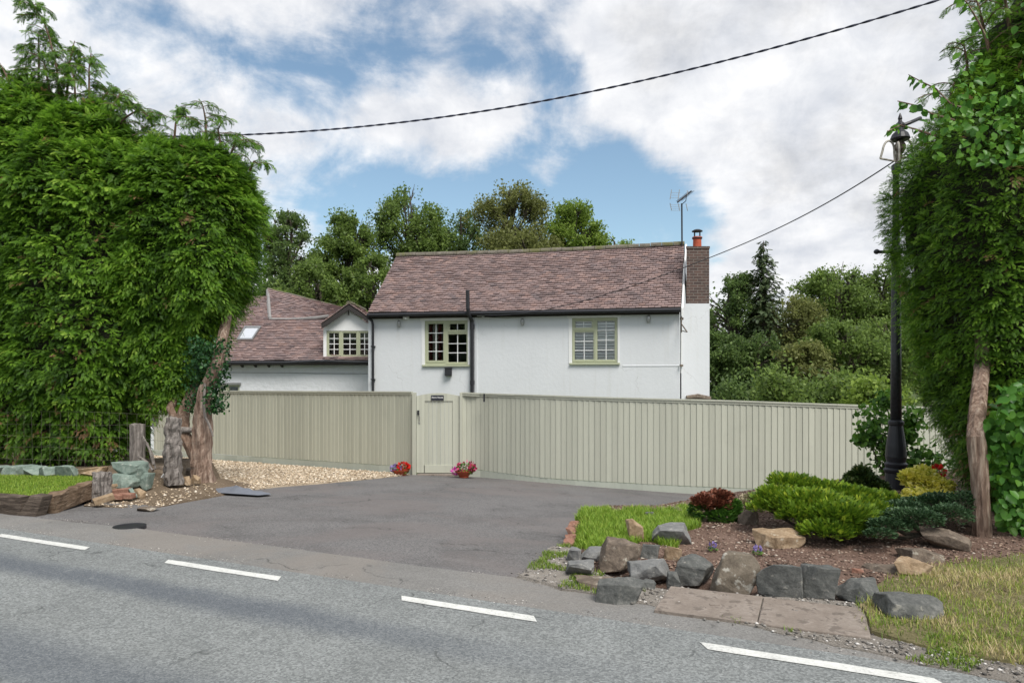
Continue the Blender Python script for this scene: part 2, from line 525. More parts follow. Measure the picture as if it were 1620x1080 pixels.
def barkmat(name, stops, vs=(14, 14, 1.6)):
    m, t, p = nodes(name)
    v = worldvec(t)
    mp = N(t, 'ShaderNodeMapping'); mp.inputs['Scale'].default_value = vs; t.links.new(v, mp.inputs[0])
    n = noise_n(t, mp.outputs[0], 1.6, 9, .72, .5)
    c = ramp(t, n, stops)
    t.links.new(c, p.inputs['Base Color']); p.inputs['Roughness'].default_value = .9; p.inputs['Specular IOR Level'].default_value = .15
    bump(t, p, n, 1.0, .03)
    return m
M['bark'] = barkmat('conifer_bark', [(.3, (.07, .04, .028)), (.5, (.19, .125, .09)), (.7, (.34, .26, .2))])
M['barkr'] = barkmat('reddish_bark', [(.34, (.07, .042, .032)), (.5, (.24, .165, .125)), (.66, (.44, .35, .28))])
M['greywood'] = barkmat('weathered_grey_wood', [(.32, (.035, .03, .027)), (.45, (.17, .15, .135)), (.7, (.38, .34, .31))])
M['sleeper'] = barkmat('old_sleeper_wood', [(.32, (.05, .033, .022)), (.5, (.17, .115, .075)), (.72, (.34, .26, .19))], (3, 3, 22))
M['sleeperd'] = barkmat('dark_sleeper_wood', [(.32, (.03, .024, .02)), (.5, (.09, .07, .055)), (.72, (.2, .16, .13))], (3, 3, 22))
M['treebark'] = barkmat('woodland_bark', [(.3, (.03, .026, .02)), (.6, (.1, .085, .065))], (3, 3, .8))

def rockmat(name, dark, mid, light, lichen=None, lich=.6):
    m, t, p = nodes(name)
    v = objvec(t)
    n = noise_n(t, v, 7, 10, .68, .3)
    n2 = noise_n(t, v, 45, 6, .7)
    f = tmath(t, 'ADD', tmath(t, 'MULTIPLY', n, .65), tmath(t, 'MULTIPLY', n2, .35))
    c = ramp(t, f, [(.32, dark), (.5, mid), (.66, light)])
    if lichen:
        c = mixc(t, maprange(t, noise_n(t, v, 13, 8, .6), lich - .05, lich + .03), c, lichen)
    t.links.new(c, p.inputs['Base Color']); p.inputs['Roughness'].default_value = .85; p.inputs['Specular IOR Level'].default_value = .25
    bump(t, p, f, .7, .02)
    return m
M['basalt'] = rockmat('dark_basalt', (.04, .042, .042), (.105, .107, .10), (.21, .205, .19), (.25, .24, .21), .66)
M['slate'] = rockmat('grey_slate_rock', (.09, .095, .095), (.17, .17, .165), (.27, .265, .25), (.36, .34, .3), .66)
M['brownrock'] = rockmat('brown_rock', (.05, .04, .032), (.14, .11, .085), (.26, .21, .16), (.36, .33, .27), .64)
M['lichenrock'] = rockmat('lichen_rock', (.07, .055, .042), (.15, .125, .095), (.23, .19, .15), (.34, .32, .275), .60)
M['tanrock'] = rockmat('tan_sandstone', (.15, .095, .05), (.30, .215, .135), (.46, .36, .25), (.5, .45, .36), .66)
M['greenrock'] = rockmat('green_grey_rock', (.10, .135, .115), (.19, .24, .205), (.31, .36, .31), (.42, .44, .38), .66)
M['redbrick'] = rockmat('broken_red_brick', (.14, .06, .04), (.27, .14, .1), (.4, .26, .19))
M['slab'] = rockmat('concrete_slab', (.165, .135, .112), (.225, .188, .158), (.295, .255, .22), (.15, .125, .105), .60)
M['stone'] = leafmat('loose_gravel_stone', [(0, (.15, .115, .08)), (.35, (.42, .32, .215)), (.7, (.62, .5, .36)), (1, (.82, .74, .62))], 0.0, .85)
M['grit'] = leafmat('grey_loose_grit', [(0, (.06, .055, .05)), (.5, (.2, .185, .165)), (.85, (.4, .37, .34)), (1, (.65, .62, .58))], 0.0, .85)
M['chip'] = leafmat('bark_chippings', [(0, (.05, .032, .022)), (.5, (.19, .12, .09)), (.9, (.34, .25, .19)), (1, (.5, .44, .37))], 0.0, .9)

GREEN = lambda *a: a
M['thuja'] = leafmat('conifer_spray', [(0, (.03, .065, .016)), (.3, (.075, .165, .02)), (.6, (.155, .31, .028)), (.85, (.25, .44, .042)), (.965, (.38, .56, .08)), (.98, (.34, .20, .10)), (1, (.34, .20, .10))], .5)
M['thujacore'] = simple('conifer_dark_core', (.022, .022, .012), .95, 0, .5, 12, 1.0, 25)  # near black backing colour, stands in for shade inside the crown
M['climber'] = leafmat('climber_leaf', [(0, (.035, .10, .02)), (.5, (.075, .21, .03)), (1, (.17, .36, .04))], .4, .4)
M['ivy'] = leafmat('ivy_leaf', [(0, (.012, .04, .015)), (.6, (.025, .085, .025)), (1, (.05, .14, .03))], .2, .4)
M['oak'] = leafmat('woodland_leaf', [(0, (.07, .11, .03)), (.5, (.155, .235, .052)), (1, (.26, .36, .08))], .5)
M['oak2'] = leafmat('dark_woodland_leaf', [(0, (.06, .10, .034)), (.5, (.12, .19, .052)), (1, (.20, .29, .08))], .5)
M['oak3'] = leafmat('bright_woodland_leaf', [(0, (.09, .14, .024)), (.5, (.20, .30, .045)), (1, (.32, .42, .08))], .5)
M['oak4'] = leafmat('olive_woodland_leaf', [(0, (.09, .105, .032)), (.5, (.19, .21, .062)), (1, (.28, .30, .10))], .5)
M['spruce'] = leafmat('spruce_needles', [(0, (.045, .07, .035)), (.5, (.09, .13, .055)), (1, (.15, .20, .08))], .35)
M['juniper'] = leafmat('golden_juniper', [(0, (.035, .085, .01)), (.3, (.09, .17, .014)), (.7, (.21, .33, .025)), (1, (.44, .50, .05))], .3)
M['cotoneaster'] = leafmat('cotoneaster_leaf', [(0, (.02, .05, .02)), (.6, (.05, .10, .04)), (1, (.11, .18, .09))], .2)
M['euonymus'] = leafmat('yellow_euonymus_leaf', [(0, (.3, .36, .05)), (.3, (.72, .68, .10)), (.7, (.9, .84, .25)), (1, (.92, .88, .5))], .5)
M['darkcon'] = leafmat('dark_dwarf_conifer', [(0, (.02, .04, .012)), (.6, (.055, .10, .02)), (1, (.14, .15, .04))], .2)
M['redcon'] = leafmat('rusty_conifer', [(0, (.07, .035, .02)), (.5, (.22, .075, .045)), (1, (.36, .15, .09))], .2)
M['cream'] = leafmat('cream_groundcover', [(0, (.16, .2, .07)), (.5, (.42, .36, .24)), (1, (.72, .62, .48))], .2)
M['grass'] = leafmat('grass_blade', [(0, (.08, .13, .02)), (.35, (.16, .26, .03)), (.6, (.27, .36, .05)), (.78, (.42, .39, .13)), (1, (.58, .47, .27))], .35)
M['lawn'] = leafmat('lawn_blade', [(0, (.09, .18, .02)), (.5, (.21, .35, .03)), (1, (.40, .50, .09))], .35)
M['shrub'] = leafmat('garden_shrub_leaf', [(0, (.035, .09, .02)), (.5, (.09, .21, .03)), (1, (.2, .38, .05))], .35)
M['petalred'] = leafmat('red_petal', [(0, (.4, .01, .01)), (1, (.75, .03, .015))], .2)
M['petalpink'] = leafmat('pink_petal', [(0, (.3, .01, .06)), (.6, (.55, .03, .12)), (1, (.8, .25, .45))], .2)
M['petalmag'] = leafmat('magenta_petal', [(0, (.55, .05, .35)), (1, (.75, .2, .55))], .2)
M['petalvio'] = leafmat('violet_petal', [(0, (.2, .14, .4)), (1, (.4, .33, .6))], .2)

# ================================================================ SETTING: ground, road, drive
def sheet(name, poly, zf, res, m, kind='structure', label=None, cat=None, skirt=.12):
    """a sheet over a plan polygon, heights from zf"""
    poly = [Vector((p[0], p[1])) for p in poly]
    # densify
    bp = []
    for i, a in enumerate(poly):
        b = poly[(i+1) % len(poly)]
        k = max(1, int((b-a).length / res))
        for j in range(k): bp.append(a.lerp(b, j / k))
    nb = len(bp)
    xs = [p.x for p in bp]; ys = [p.y for p in bp]
    def inside(x, y):
        c = False; j = nb - 1
        for i in range(nb):
            if (ys[i] > y) != (ys[j] > y) and x < (xs[j]-xs[i]) * (y-ys[i]) / (ys[j]-ys[i]) + xs[i]: c = not c
            j = i
        return c
    pts = list(bp)
    nx = int((max(xs)-min(xs)) / res); ny = int((max(ys)-min(ys)) / res)
    for i in range(nx+1):
        for j in range(ny+1):
            x = min(xs) + (i + random.uniform(-.3, .3)) * res; y = min(ys) + (j + random.uniform(-.3, .3)) * res
            if inside(x, y): pts.append(Vector((x, y)))
    PA = np.array([(p.x, p.y) for p in poly])
    def inside_np(P):
        c = np.zeros(len(P), bool); m_ = len(PA); j = m_ - 1
        for i in range(m_):
            yi, yj = PA[i, 1], PA[j, 1]
            cond = (yi > P[:, 1]) != (yj > P[:, 1])
            if yi != yj: c ^= cond & (P[:, 0] < (PA[j, 0]-PA[i, 0]) * (P[:, 1]-yi) / (yj-yi) + PA[i, 0])
            j = i
        return c
    inside.np = inside_np
    vs, es, fs, *_ = delaunay_2d_cdt(pts, [(i, (i+1) % nb) for i in range(nb)], [], 1, 1e-5)
    b = MB()
    b.add([(p.x, p.y, zf(p.x, p.y)) for p in vs], [tuple(f) for f in fs])
    if skirt:
        ring = [(p.x, p.y, zf(p.x, p.y)) for p in bp]
        cxm = sum(p[0] for p in ring) / nb; cym = sum(p[1] for p in ring) / nb
        low = [(p[0] + (p[0]-cxm) * .01, p[1] + (p[1]-cym) * .01, p[2] - skirt) for p in ring]
        b.add(ring + low, [(i, (i+1) % nb, nb + (i+1) % nb, nb + i) for i in range(nb)])
    o = b.build(name, m, origin=(0, 0, 0), smooth=True)
    tag(o, label, cat, None, kind)
    return o, inside

def wob(a, s=1.0): return noise.noise(Vector((a * s, 3.1, 7.7)))

# great ground sheet
gx = [-900, -500, -250, -120, -60, -40, -30, -24, -20, -16, -13, -10, -8, -6, -4, -2, 0, 2, 4, 6, 8, 10, 13, 16, 20, 24, 30, 40, 60, 120, 250, 500, 900]
gy = [-600, -200, -60, -30, -15, -8, -4, -2, 0, 2, 3, 4, 4.4, 5, 6, 7, 8, 9, 10, 11, 12, 13, 14, 15, 16, 17, 18, 19, 20, 22, 24, 28, 34, 45, 70, 130, 300, 900]
def gz(x, y):
    z = G(x, y) - .06
    if y > 24: z = G(x, y) - .06 - min(.5, (y-24) * .05)
    return z
b = MB()
b.add([(x, y, gz(x, y)) for y in gy for x in gx],
      [(j*len(gx)+i, j*len(gx)+i+1, (j+1)*len(gx)+i+1, (j+1)*len(gx)+i) for j in range(len(gy)-1) for i in range(len(gx)-1)])
tag(b.build('ground', M['field'], origin=(0, 0, 0), smooth=True), kind='structure')

# road: strip between v=-2.2 and ~4.25
rp = []
us = np.arange(-60, 60.1, .25)
for u in us: rp.append(PV(-2.2, u))
far = []
for u in us[::-1]:
    e = 4.20 + .05 * wob(u, .7) + .02 * wob(u, 4) - .06 * max(0, min(1, (u + .5) / 3))
    if u < -3: e -= .05 * min(1, (-3-u) / 2)
    far.append(PV(e, u))
b = MB()
n = len(us)
vsr = [(x, y, 0.0) for x, y in rp] + [(x, y, 0.0) for x, y in far[::-1]]
b.add(vsr, [(i, i+1, n+i+1, n+i) for i in range(n-1)])
tag(b.build('road', M['road'], origin=(0, 0, 0)), kind='structure')

# pale smoother tarmac strip along the road's edge, slightly domed, falling away behind into the drive
def stripz(v): return -.004 - .0 + (.016 * math.sin(max(0, min(1, (v-4.1) / .55)) * math.pi))
b = MB()
rows = []
us2 = np.arange(-40, 1.05, .12)
for u in us2:
    v1 = 4.72 + .04 * wob(u + 9, .8) + .015 * wob(u, 5)
    if u > -1.6: v1 -= .30 * min(1, (u + 1.6) / 2.2)
    if u < -6.2: v1 -= .12 * min(1, (-6.2-u))
    rows.append([(4.02 + (v1 - 4.02) * k / 6) for k in range(7)])
for i, u in enumerate(us2):
    pass
vs = []; fs = []
for i, u in enumerate(us2):
    for v in rows[i]:
        x, y = PV(v, u); vs.append((x, y, stripz(v) if v < 4.6 else max(stripz(v), G(x, y) + .004)))
for i in range(len(us2)-1):
    for k in range(6): fs.append((i*7+k, (i+1)*7+k, (i+1)*7+k+1, i*7+k+1))
b.add(vs, fs)
tag(b.build('pavement_edge', M['strip'], origin=(0, 0, 0), smooth=True), kind='structure')

# driveway
def gd(x, y):
    return G(x, y) - .012 + .006 * noise.noise(Vector((x * .8, y * .8, 0)))
dpoly = [PV(4.3, -9.5), PV(4.3, 0), PV(4.3, 6.5), (8.8, 13.6), (6.9, 13.5), (4.1, 13.6), (2.2, 14.05), (.6, 14.6), (-.8, 15.65), (-2.2, 15.6), (-6, 17.5), (-9, 15), (-7.2, 9)]
sheet('driveway', dpoly, gd, .35, M['drive'])

# white edge dashes
def dash(u0, u1, sk=.06):
    b = MB(); k = 8
    vs = []
    for i in range(k+1):
        u = u0 + (u1-u0) * i / k
        w = .045 + .006 * wob(u, 6)
        for s_ in (-1, 1):
            x, y = PV(3.95 + s_ * w + .008 * wob(u, 2), u + s_ * sk * (1 if True else 0))
            vs.append((x, y, .004))
    b.add(vs, [(2*i, 2*i+2, 2*i+3, 2*i+1) for i in range(k)])
    return tag(b.build('road_marking', M['paint']), kind='structure', group='white dashes along the road edge')
def upx(x, y):
    p = GP(x, y, lambda a, b: 0.0); return VU(p.x, p.y)[1]
for (x0, y0, x1, y1) in ((258, 889, 443, 915), (635, 946, 847, 979), (1113, 1021, 1490, 1080), ):
    dash(upx(x0, y0), upx(x1, y1), -.03)
dash(-7.15, upx(137, 868), -.03)
for u in (-9.3, -11.4): dash(u, u + 1.05, -.03)

# raised flower bed island on the right
def bedz(x, y):
    v, u = VU(x, y)
    rise = max(0, min(1, (v - 5.0) / .55))
    # falls off to the back and to the left tip
    back = max(0, min(1, (8.7 + max(0, x-1.6) * .55 - y) / .8))
    left = max(0, min(1, (x - .42) / .35))
    top = .06 + .07 * max(0, min(1, (x - 1.5) / 2)) + .03 * noise.noise(Vector((x * 1.3, y * 1.3, 2)))
    k = min(rise, back, left); k = k * k * (3 - 2 * k)
    g = G(x, y)
    return g - .01 + (top - g) * k + .01 * noise.noise(Vector((x * 5, y * 5, 1)))
bedpoly = [(.40, 6.35), (.46, 5.6), (.55, 5.1), (.95, 4.65), PV(4.95, 1.0)[:2], (4.1, 4.0), (6.6, 2.9), (9, 2.6), (9, 12), (6.6, 12.5), (4.5, 11), (3, 9.4), (1.8, 8.6), (.8, 7.75), (.52, 7.0)]
bedo, in_bed = sheet('flower_bed', bedpoly, bedz, .14, M['soil'])

# gritty verge strip between road edge and the rocks / slabs
def gritz(x, y):
    v, u = VU(x, y); return .016 + .014 * noise.noise(Vector((x * 6, y * 6, 4))) - .014 * max(0, min(1, (4.2 - v) / .12))
gp = [(.05, 5.2), PV(4.6, -1.9), PV(4.42, -.9), PV(4.26, -.2), PV(4.10, .6), PV(4.07, 1.5), PV(4.05, 3.6), PV(5.3, 3.6), PV(5.4, 1.5), (.95, 4.9), (.55, 5.4), (.5, 6.2), (.35, 6.1)]
q_ = []
for i in range(len(gp)):
    a, c = Vector(gp[i]), Vector(gp[(i+1) % len(gp)]); k_ = max(1, int((c-a).length / .12)); pr = Vector((c.y-a.y, a.x-c.x)).normalized()
    for j in range(k_):
        p = a.lerp(c, j / k_); p = p + pr * .07 * noise.noise(Vector((p.x * 4.5, p.y * 4.5, 6))); q_.append((p.x, p.y))
gp = q_
grito, in_grit = sheet('verge', gp, gritz, .12, M['gritty'], skirt=.03)

# right-hand turf
def turfz(x, y):
    v, u = VU(x, y)
    return max(bedz(x, y) if v > 5.1 else -1, .012 + .05 * max(0, min(1, (v - 4.2) / 1.5))) + .012 + .012 * noise.noise(Vector((x * 3, y * 3, 9)))
tp = [(2.04, 4.02), (2.28, 3.72), PV(4.16, 2.6), PV(4.1, 9), (9.5, 6), (4.75, 5.9), (3.7, 5.3), (3.0, 5.1), (2.55, 4.85), (2.2, 4.45)]
tp = [(p[0] , p[1]) for p in tp]
q_ = []
for i in range(len(tp)):
    a, c = Vector(tp[i]), Vector(tp[(i+1) % len(tp)]); k_ = max(1, int((c-a).length / .16)); pr = Vector((c.y-a.y, a.x-c.x)).normalized()
    for j in range(k_):
        p = a.lerp(c, j / k_); p = p + pr * .075 * noise.noise(Vector((p.x * 3.5, p.y * 3.5, 2))); q_.append((p.x, p.y))
tp = q_
turfo, in_turf = sheet('verge_turf', tp, turfz, .13, M['turfbase'])

# left: lawn behind the sleepers, earth bank, gravel
def lawnz(x, y): return .15 - .035 * max(0, y - 8) + .01 * noise.noise(Vector((x * 2, y * 2, 0)))
lp = [(-5.22, 7.78), (-5.33, 9.05), (-5.6, 9.9), (-6.2, 10.15), (-9.5, 10.6), (-14, 11.5), (-14, 10), (-7.2, 8.3)]
lawno, in_lawn = sheet('lawn', lp, lawnz, .2, M['turfbase'])
def earthz(x, y):
    v, u = VU(x, y)
    g = G(x, y)
    k = max(0, min(1, (v - 5.9) / .7)) * max(0, min(1, (12.2 - y) / 1.2)) * max(0, min(1, (-4.05 - x) / .5))
    k = k * k * (3 - 2 * k)
    if x < -5.3: k = max(k, max(0, min(1, (13.5 - y) / 1.0)))
    tp_ = -.08 + .18 * max(0, min(1, (-4.9 - x) / .5))
    return g - .008 + (tp_ - g) * k * .95 + .02 * noise.noise(Vector((x * 3, y * 3, 5)))
ep = [(-4.3, 8.45), (-5.15, 8.55), (-5.35, 9.0), (-5.5, 9.75), (-6.2, 10.0), (-9.5, 10.45), (-14, 11.3), (-14, 14), (-8, 13.8), (-5.6, 13), (-4.3, 12.1), (-4.02, 11.2), (-4.15, 10.2), (-4.25, 9.3)]
eo, in_earth = sheet('earth_bank', ep, earthz, .2, M['earth'])
def gravz(x, y): return G(x, y) + .008 + .015 * noise.noise(Vector((x * 2, y * 2, 5)))
grp = [(-2.2, 15.35), (-2.75, 13.9), (-3.35, 12.6), (-3.85, 11.7), (-4.1, 10.9), (-4.6, 10.2), (-6, 12), (-14, 13.5), (-14, 21.5), (-9.9, 19.45)]
grp += [(-6.0, 17.4)]
gro, in_grav = sheet('gravel_bed', grp, gravz, .3, M['gravelbase'])

# ================================================================ scatter of loose things
def scatter_pts(inside, bb, n, pre=None):
    out = []
    while len(out) < n:
        P = rng.random((n, 2)); P[:, 0] = bb[0] + P[:, 0] * (bb[1]-bb[0]); P[:, 1] = bb[2] + P[:, 1] * (bb[3]-bb[2])
        if hasattr(inside, 'np'):
            out += [tuple(p) for p in P[inside.np(P)]]; continue
        if pre is not None: P = P[pre.np(P)]
        for p in P:
            if inside(p[0], p[1]): out.append((p[0], p[1]))
            if len(out) >= n: break
    return np.array(out[:n])
nnz = lambda a, s_: np.sin(a * s_ * 1.3) * .4 + np.sin(a * s_ * 3.1 + 1) * .35 + np.sin(a * s_ * 7.7 + 2) * .25
OCT = np.array([(1,0,0),(0,1,0),(-1,0,0),(0,-1,0),(0,0,1),(0,0,-1)], float)
OCTF = np.array([(0,1,4),(1,2,4),(2,3,4),(3,0,4),(1,0,5),(2,1,5),(3,2,5),(0,3,5)])
def stones(name, P, zf, size, m, label, cat, flat=.5, parent=None):
    n = len(P)
    s = size[0] + (size[1]-size[0]) * rng.random(n) ** 2.2
    A = rng.random(n) * 6.283
    z = np.array([zf(p[0], p[1]) for p in P])
    V = OCT[None] * (s[:, None, None] * (.6 + .8 * rng.random((n, 6, 1))))
    V[:, :, 2] *= flat
    c, q = np.cos(A)[:, None], np.sin(A)[:, None]
    X = V[:, :, 0] * c - V[:, :, 1] * q; Y = V[:, :, 0] * q + V[:, :, 1] * c
    V[:, :, 0] = X + P[:, 0:1]; V[:, :, 1] = Y + P[:, 1:2]; V[:, :, 2] += (z + s * flat * .35)[:, None]
    Fc = (OCTF[None] + (np.arange(n) * 6)[:, None, None]).reshape(-1, 3)
    T = np.repeat(rng.random(n), 8)
    o = np_mesh(name, V.reshape(-1, 3), Fc, T, m, parent)
    return tag(o, label, cat, None, 'stuff') if parent is None else o

P = scatter_pts(in_grav, (-9.9, -2.2, 10.2, 19.5), 26000)
P = P + rng.normal(size=P.shape) * .05
stones('gravel', P, gravz, (.008, .03), M['stone'], 'pale golden gravel spread in front of the left fence', 'gravel')
P = scatter_pts(in_earth, (-5.6, -4.0, 8.4, 11.5), 1500)
P = P[rng.random(len(P)) < np.clip((11.2 - P[:, 1]) / 2, .2, 1)]
stones('loose_stones', P, earthz, (.006, .026), M['stone'], 'small loose stones spilled on the earth below the left hedge', 'stones')
P = scatter_pts(in_grit, (-.1, 5, 3.3, 6.3), 5200)
P = np.concatenate([P, scatter_pts(in_grit, (.6, 3.4, 3.2, 5.2), 2500)])
P = P + rng.normal(size=P.shape) * .035
stones('grit', P, lambda x, y: max(gritz(x, y), .0), (.003, .016), M['grit'], 'grey grit and small stones along the road edge', 'grit')
P = scatter_pts(lambda x, y: VU(x, y)[0] > 4.9 and x < 5 and y < 9, (.4, 5, 3.6, 9), 26000, in_bed)
stones('bark_chips', P, bedz, (.005, .02), M['chip'], 'brown bark chippings covering the flower bed', 'bark chippings', .35)

U_ = -7.5 + 8.0 * rng.random(5200); V_ = np.where(rng.random(5200) < .45, rng.normal(4.19, .035, 5200), rng.normal(4.70, .05, 5200) - .28 * np.clip((U_ + 1.6) / 2.2, 0, 1))
kp = nnz(U_, 1.7) + .35 * rng.random(5200) > .05
P = np.column_stack([.904 * U_ + .427 * V_, .904 * V_ - .427 * U_])[kp]
stones('road_grit', P, lambda x, y: max(G(x, y), stripz(VU(x, y)[0]) if VU(x, y)[0] < 4.6 else -9) - .001, (.002, .0075), M['grit'], 'fine grit gathered along the joint between road and drive', 'grit', .4)

# grass blades
def blades(name, P, zf, h, m, label, cat, w=.0022, tint=None, lean=.6):
    n = len(P)
    z = np.array([zf(p[0], p[1]) for p in P])
    H = h[0] + (h[1]-h[0]) * rng.random(n)
    A = rng.random(n) * 6.283; L = lean * rng.random(n) * H
    dx, dy = np.cos(A), np.sin(A)
    base = np.column_stack([P[:, 0], P[:, 1], z - .004])
    wv = np.column_stack([-dy, dx, np.zeros(n)]) * w
    mid = base + np.column_stack([dx * L * .35, dy * L * .35, H * .6])
    tip = base + np.column_stack([dx * L, dy * L, H])
    V = np.stack([base - wv, base + wv, mid + wv * .8, mid - wv * .8, tip], 1)
    i = np.arange(n)[:, None] * 5
    Fc = np.concatenate([i + [0, 1, 2], i + [0, 2, 3], i + [3, 2, 4]], 0)
    T = rng.random(n) if tint is None else tint
    T = np.concatenate([T, T, T])
    o = np_mesh(name, V.reshape(-1, 3), Fc, T, m)
    return tag(o, label, cat, None, 'stuff')
def nz(x, y, s, o=0): return noise.noise(Vector((x * s, y * s, o)))
P = scatter_pts(in_turf, (2.0, 5.6, 2.6, 6.2), 60000)
keep = []
ti = []
for p in P:
    q = nz(p[0], p[1], 2.2, 1) + .5 * nz(p[0], p[1], 7, 2)
    v = VU(p[0], p[1])[0]
    if random.random() < .62 + q * .7:
        keep.append(p)
        dry = .52 + .55 * q + .12 * (v - 4.6)
        ti.append(min(1, max(0, random.gauss(dry, .2))))
keep = np.array(keep); keep = keep + rng.normal(size=keep.shape) * .035
blades('grass', keep, turfz, (.015, .05), M['grass'], 'short half dry grass on the right verge beside the rocks', 'grass', .0022, np.array(ti), 1.3)
P = scatter_pts(in_lawn, (-10, -5.2, 7.7, 10.5), 60000)
blades('lawn_grass', P, lawnz, (.015, .04), M['lawn'], 'short green lawn behind the timber sleepers', 'grass', .003)
# long bright grass on the left of the flower bed
def in_tuft(x, y):
    px = 810 + x / y * F
    z = bedz(x, y); py = 600 + (HC - z) / y * F
    if px > 1112 or py < 803: return False
    lim = 868 if px < 985 else (868 - (px - 985) * .10)
    if px > 1060: lim = 868 - (px - 1060) * .75
    e_ = nz(x, y, 4, 4)
    return py < lim + e_ * 12 and px < 1105 + e_ * 25 and px > 912 - e_ * 20 and py > 806 - e_ * 10 and nz(x, y, 9, 2) > -.35
P = scatter_pts(in_tuft, (.4, 2.3, 5, 8.6), 26000, in_bed)
blades('tall_grass', P, bedz, (.03, .085), M['lawn'], 'bright longer grass on the left end of the flower bed', 'grass', .0028, np.clip(rng.normal(.55, .25, len(P)), 0, 1), 1.0)
P = scatter_pts(lambda x, y: (nz(x, y, 3.2, 8) > (.12 if x < .9 else .0 if VU(x, y)[0] < 4.35 or x > 2 else .2)) and VU(x, y)[0] > 4.12 and not (4.4 < VU(x, y)[0] < 5.1 and .9 < x < 2.2), (-.1, 3.6, 3.0, 6.3), 13000, in_grit)
blades('weeds', P, gritz, (.01, .035), M['grass'], 'low weeds growing in the grit along the road edge', 'weeds', .003, np.clip(rng.normal(.35, .2, len(P)), 0, 1), 1.2)

# ================================================================ MAIN HOUSE
A0 = Vector((-4.04, 20.0)); B0 = Vector((4.31, 18.3))
du = (B0 - A0).normalized(); LW = (B0 - A0).length
nb_ = Vector((-du.y, du.x))          # pointing away from the camera
ZB = -1.2
def wall_uv(x, y):
    d = Vector(((x - 810) / F, 1.0))
    # A0 + u*du = t*d
    det = du.x * (-d.y) - (-d.x) * du.y
    u = (-A0.x * (-d.y) - (-d.x) * (-A0.y)) / det
    tt = (A0.y + u * du.y)
    return u, HC + (600 - y) / F * tt
def WP(u, z, off=0.0):
    """point on the front wall, off towards the camera"""
    p = A0 + du * u - nb_ * off
    return Vector((p.x, p.y, z))
house = empty('house', (0, 19.5, ZB), 'white rendered cottage with steep brown tiled roof and two sage green windows', 'house')

def wallbox(b, u0, u1, z0, z1, o0=0.0, o1=-.25):
    p = [WP(u0, z0, o0), WP(u1, z0, o0), WP(u1, z0, o1), WP(u0, z0, o1), WP(u0, z1, o0), WP(u1, z1, o0), WP(u1, z1, o1), WP(u0, z1, o1)]
    b.hexa(p)
def rectpx(x0, x1, y0, y1):
    xm = (x0 + x1) / 2; ym = (y0 + y1) / 2
    return (wall_uv(x0, ym)[0], wall_uv(x1, ym)[0], wall_uv(xm, y1)[1], wall_uv(xm, y0)[1])
W1 = rectpx(672, 740, 507, 577.5)
W2 = rectpx(905, 977, 502.5, 574.5)
zt0 = wall_uv(583, 498)[1]; zt1 = wall_uv(1076, 489)[1]
ZT = (zt0 + zt1) / 2
b = MB()
us_ = [0, W1[0], W1[1], W2[0], W2[1], LW]
wallbox(b, 0, W1[0], ZB, ZT)
wallbox(b, W1[0], W1[1], ZB, W1[2]); wallbox(b, W1[0], W1[1], W1[3], ZT)
wallbox(b, W1[1], W2[0], ZB, ZT)
wallbox(b, W2[0], W2[1], ZB, W2[2]); wallbox(b, W2[0], W2[1], W2[3], ZT)
wallbox(b, W2[1], LW, ZB, ZT)
# gables and back wall
DEP = 4.9
RZ = 5.36
sideL = Vector((.2, .98)).normalized(); sideR = Vector((.285, 1.0)).normalized()
A1 = A0 + sideL * DEP; B1 = B0 + sideR * DEP
def gable(b, p0, p1, inw):
    m_ = (p0 + p1) / 2
    poly = [(p0.x, p0.y, ZB), (p1.x, p1.y, ZB), (p1.x, p1.y, ZT), (m_.x, m_.y, RZ - .14), (p0.x, p0.y, ZT)]
    b.prism(poly, (inw.x * .22, inw.y * .22, 0))
gable(b, A0 + nb_ * .25, A1, du); gable(b, B0 + nb_ * .25, B1, -du)
b.prism([(A1.x, A1.y, ZB), (B1.x, B1.y, ZB), (B1.x, B1.y, ZT), (A1.x, A1.y, ZT)], (0, -.22, 0))
b.build('wall', M['wall'], house)
# raised panel of render / hood trim over windows (slight pad) and fine render line
b = MB()
ua, ub = wall_uv(985, 577)[0], LW
zl = wall_uv(1030, 578)[1]
b.hexa([WP(ua, zl-.012, .012), WP(ub, zl-.012, .012), WP(ub, zl-.012, -.01), WP(ua, zl-.012, -.01), WP(ua, zl+.012, .004), WP(ub, zl+.012, .004), WP(ub, zl+.012, -.01), WP(ua, zl+.012, -.01)])
b.build('render_bead', M['wall'], house)
b = MB(); b.box((0.2, 21.6, 1.6), (8, 3.0, .05)); b.build('upper_floor', M['room'], house)

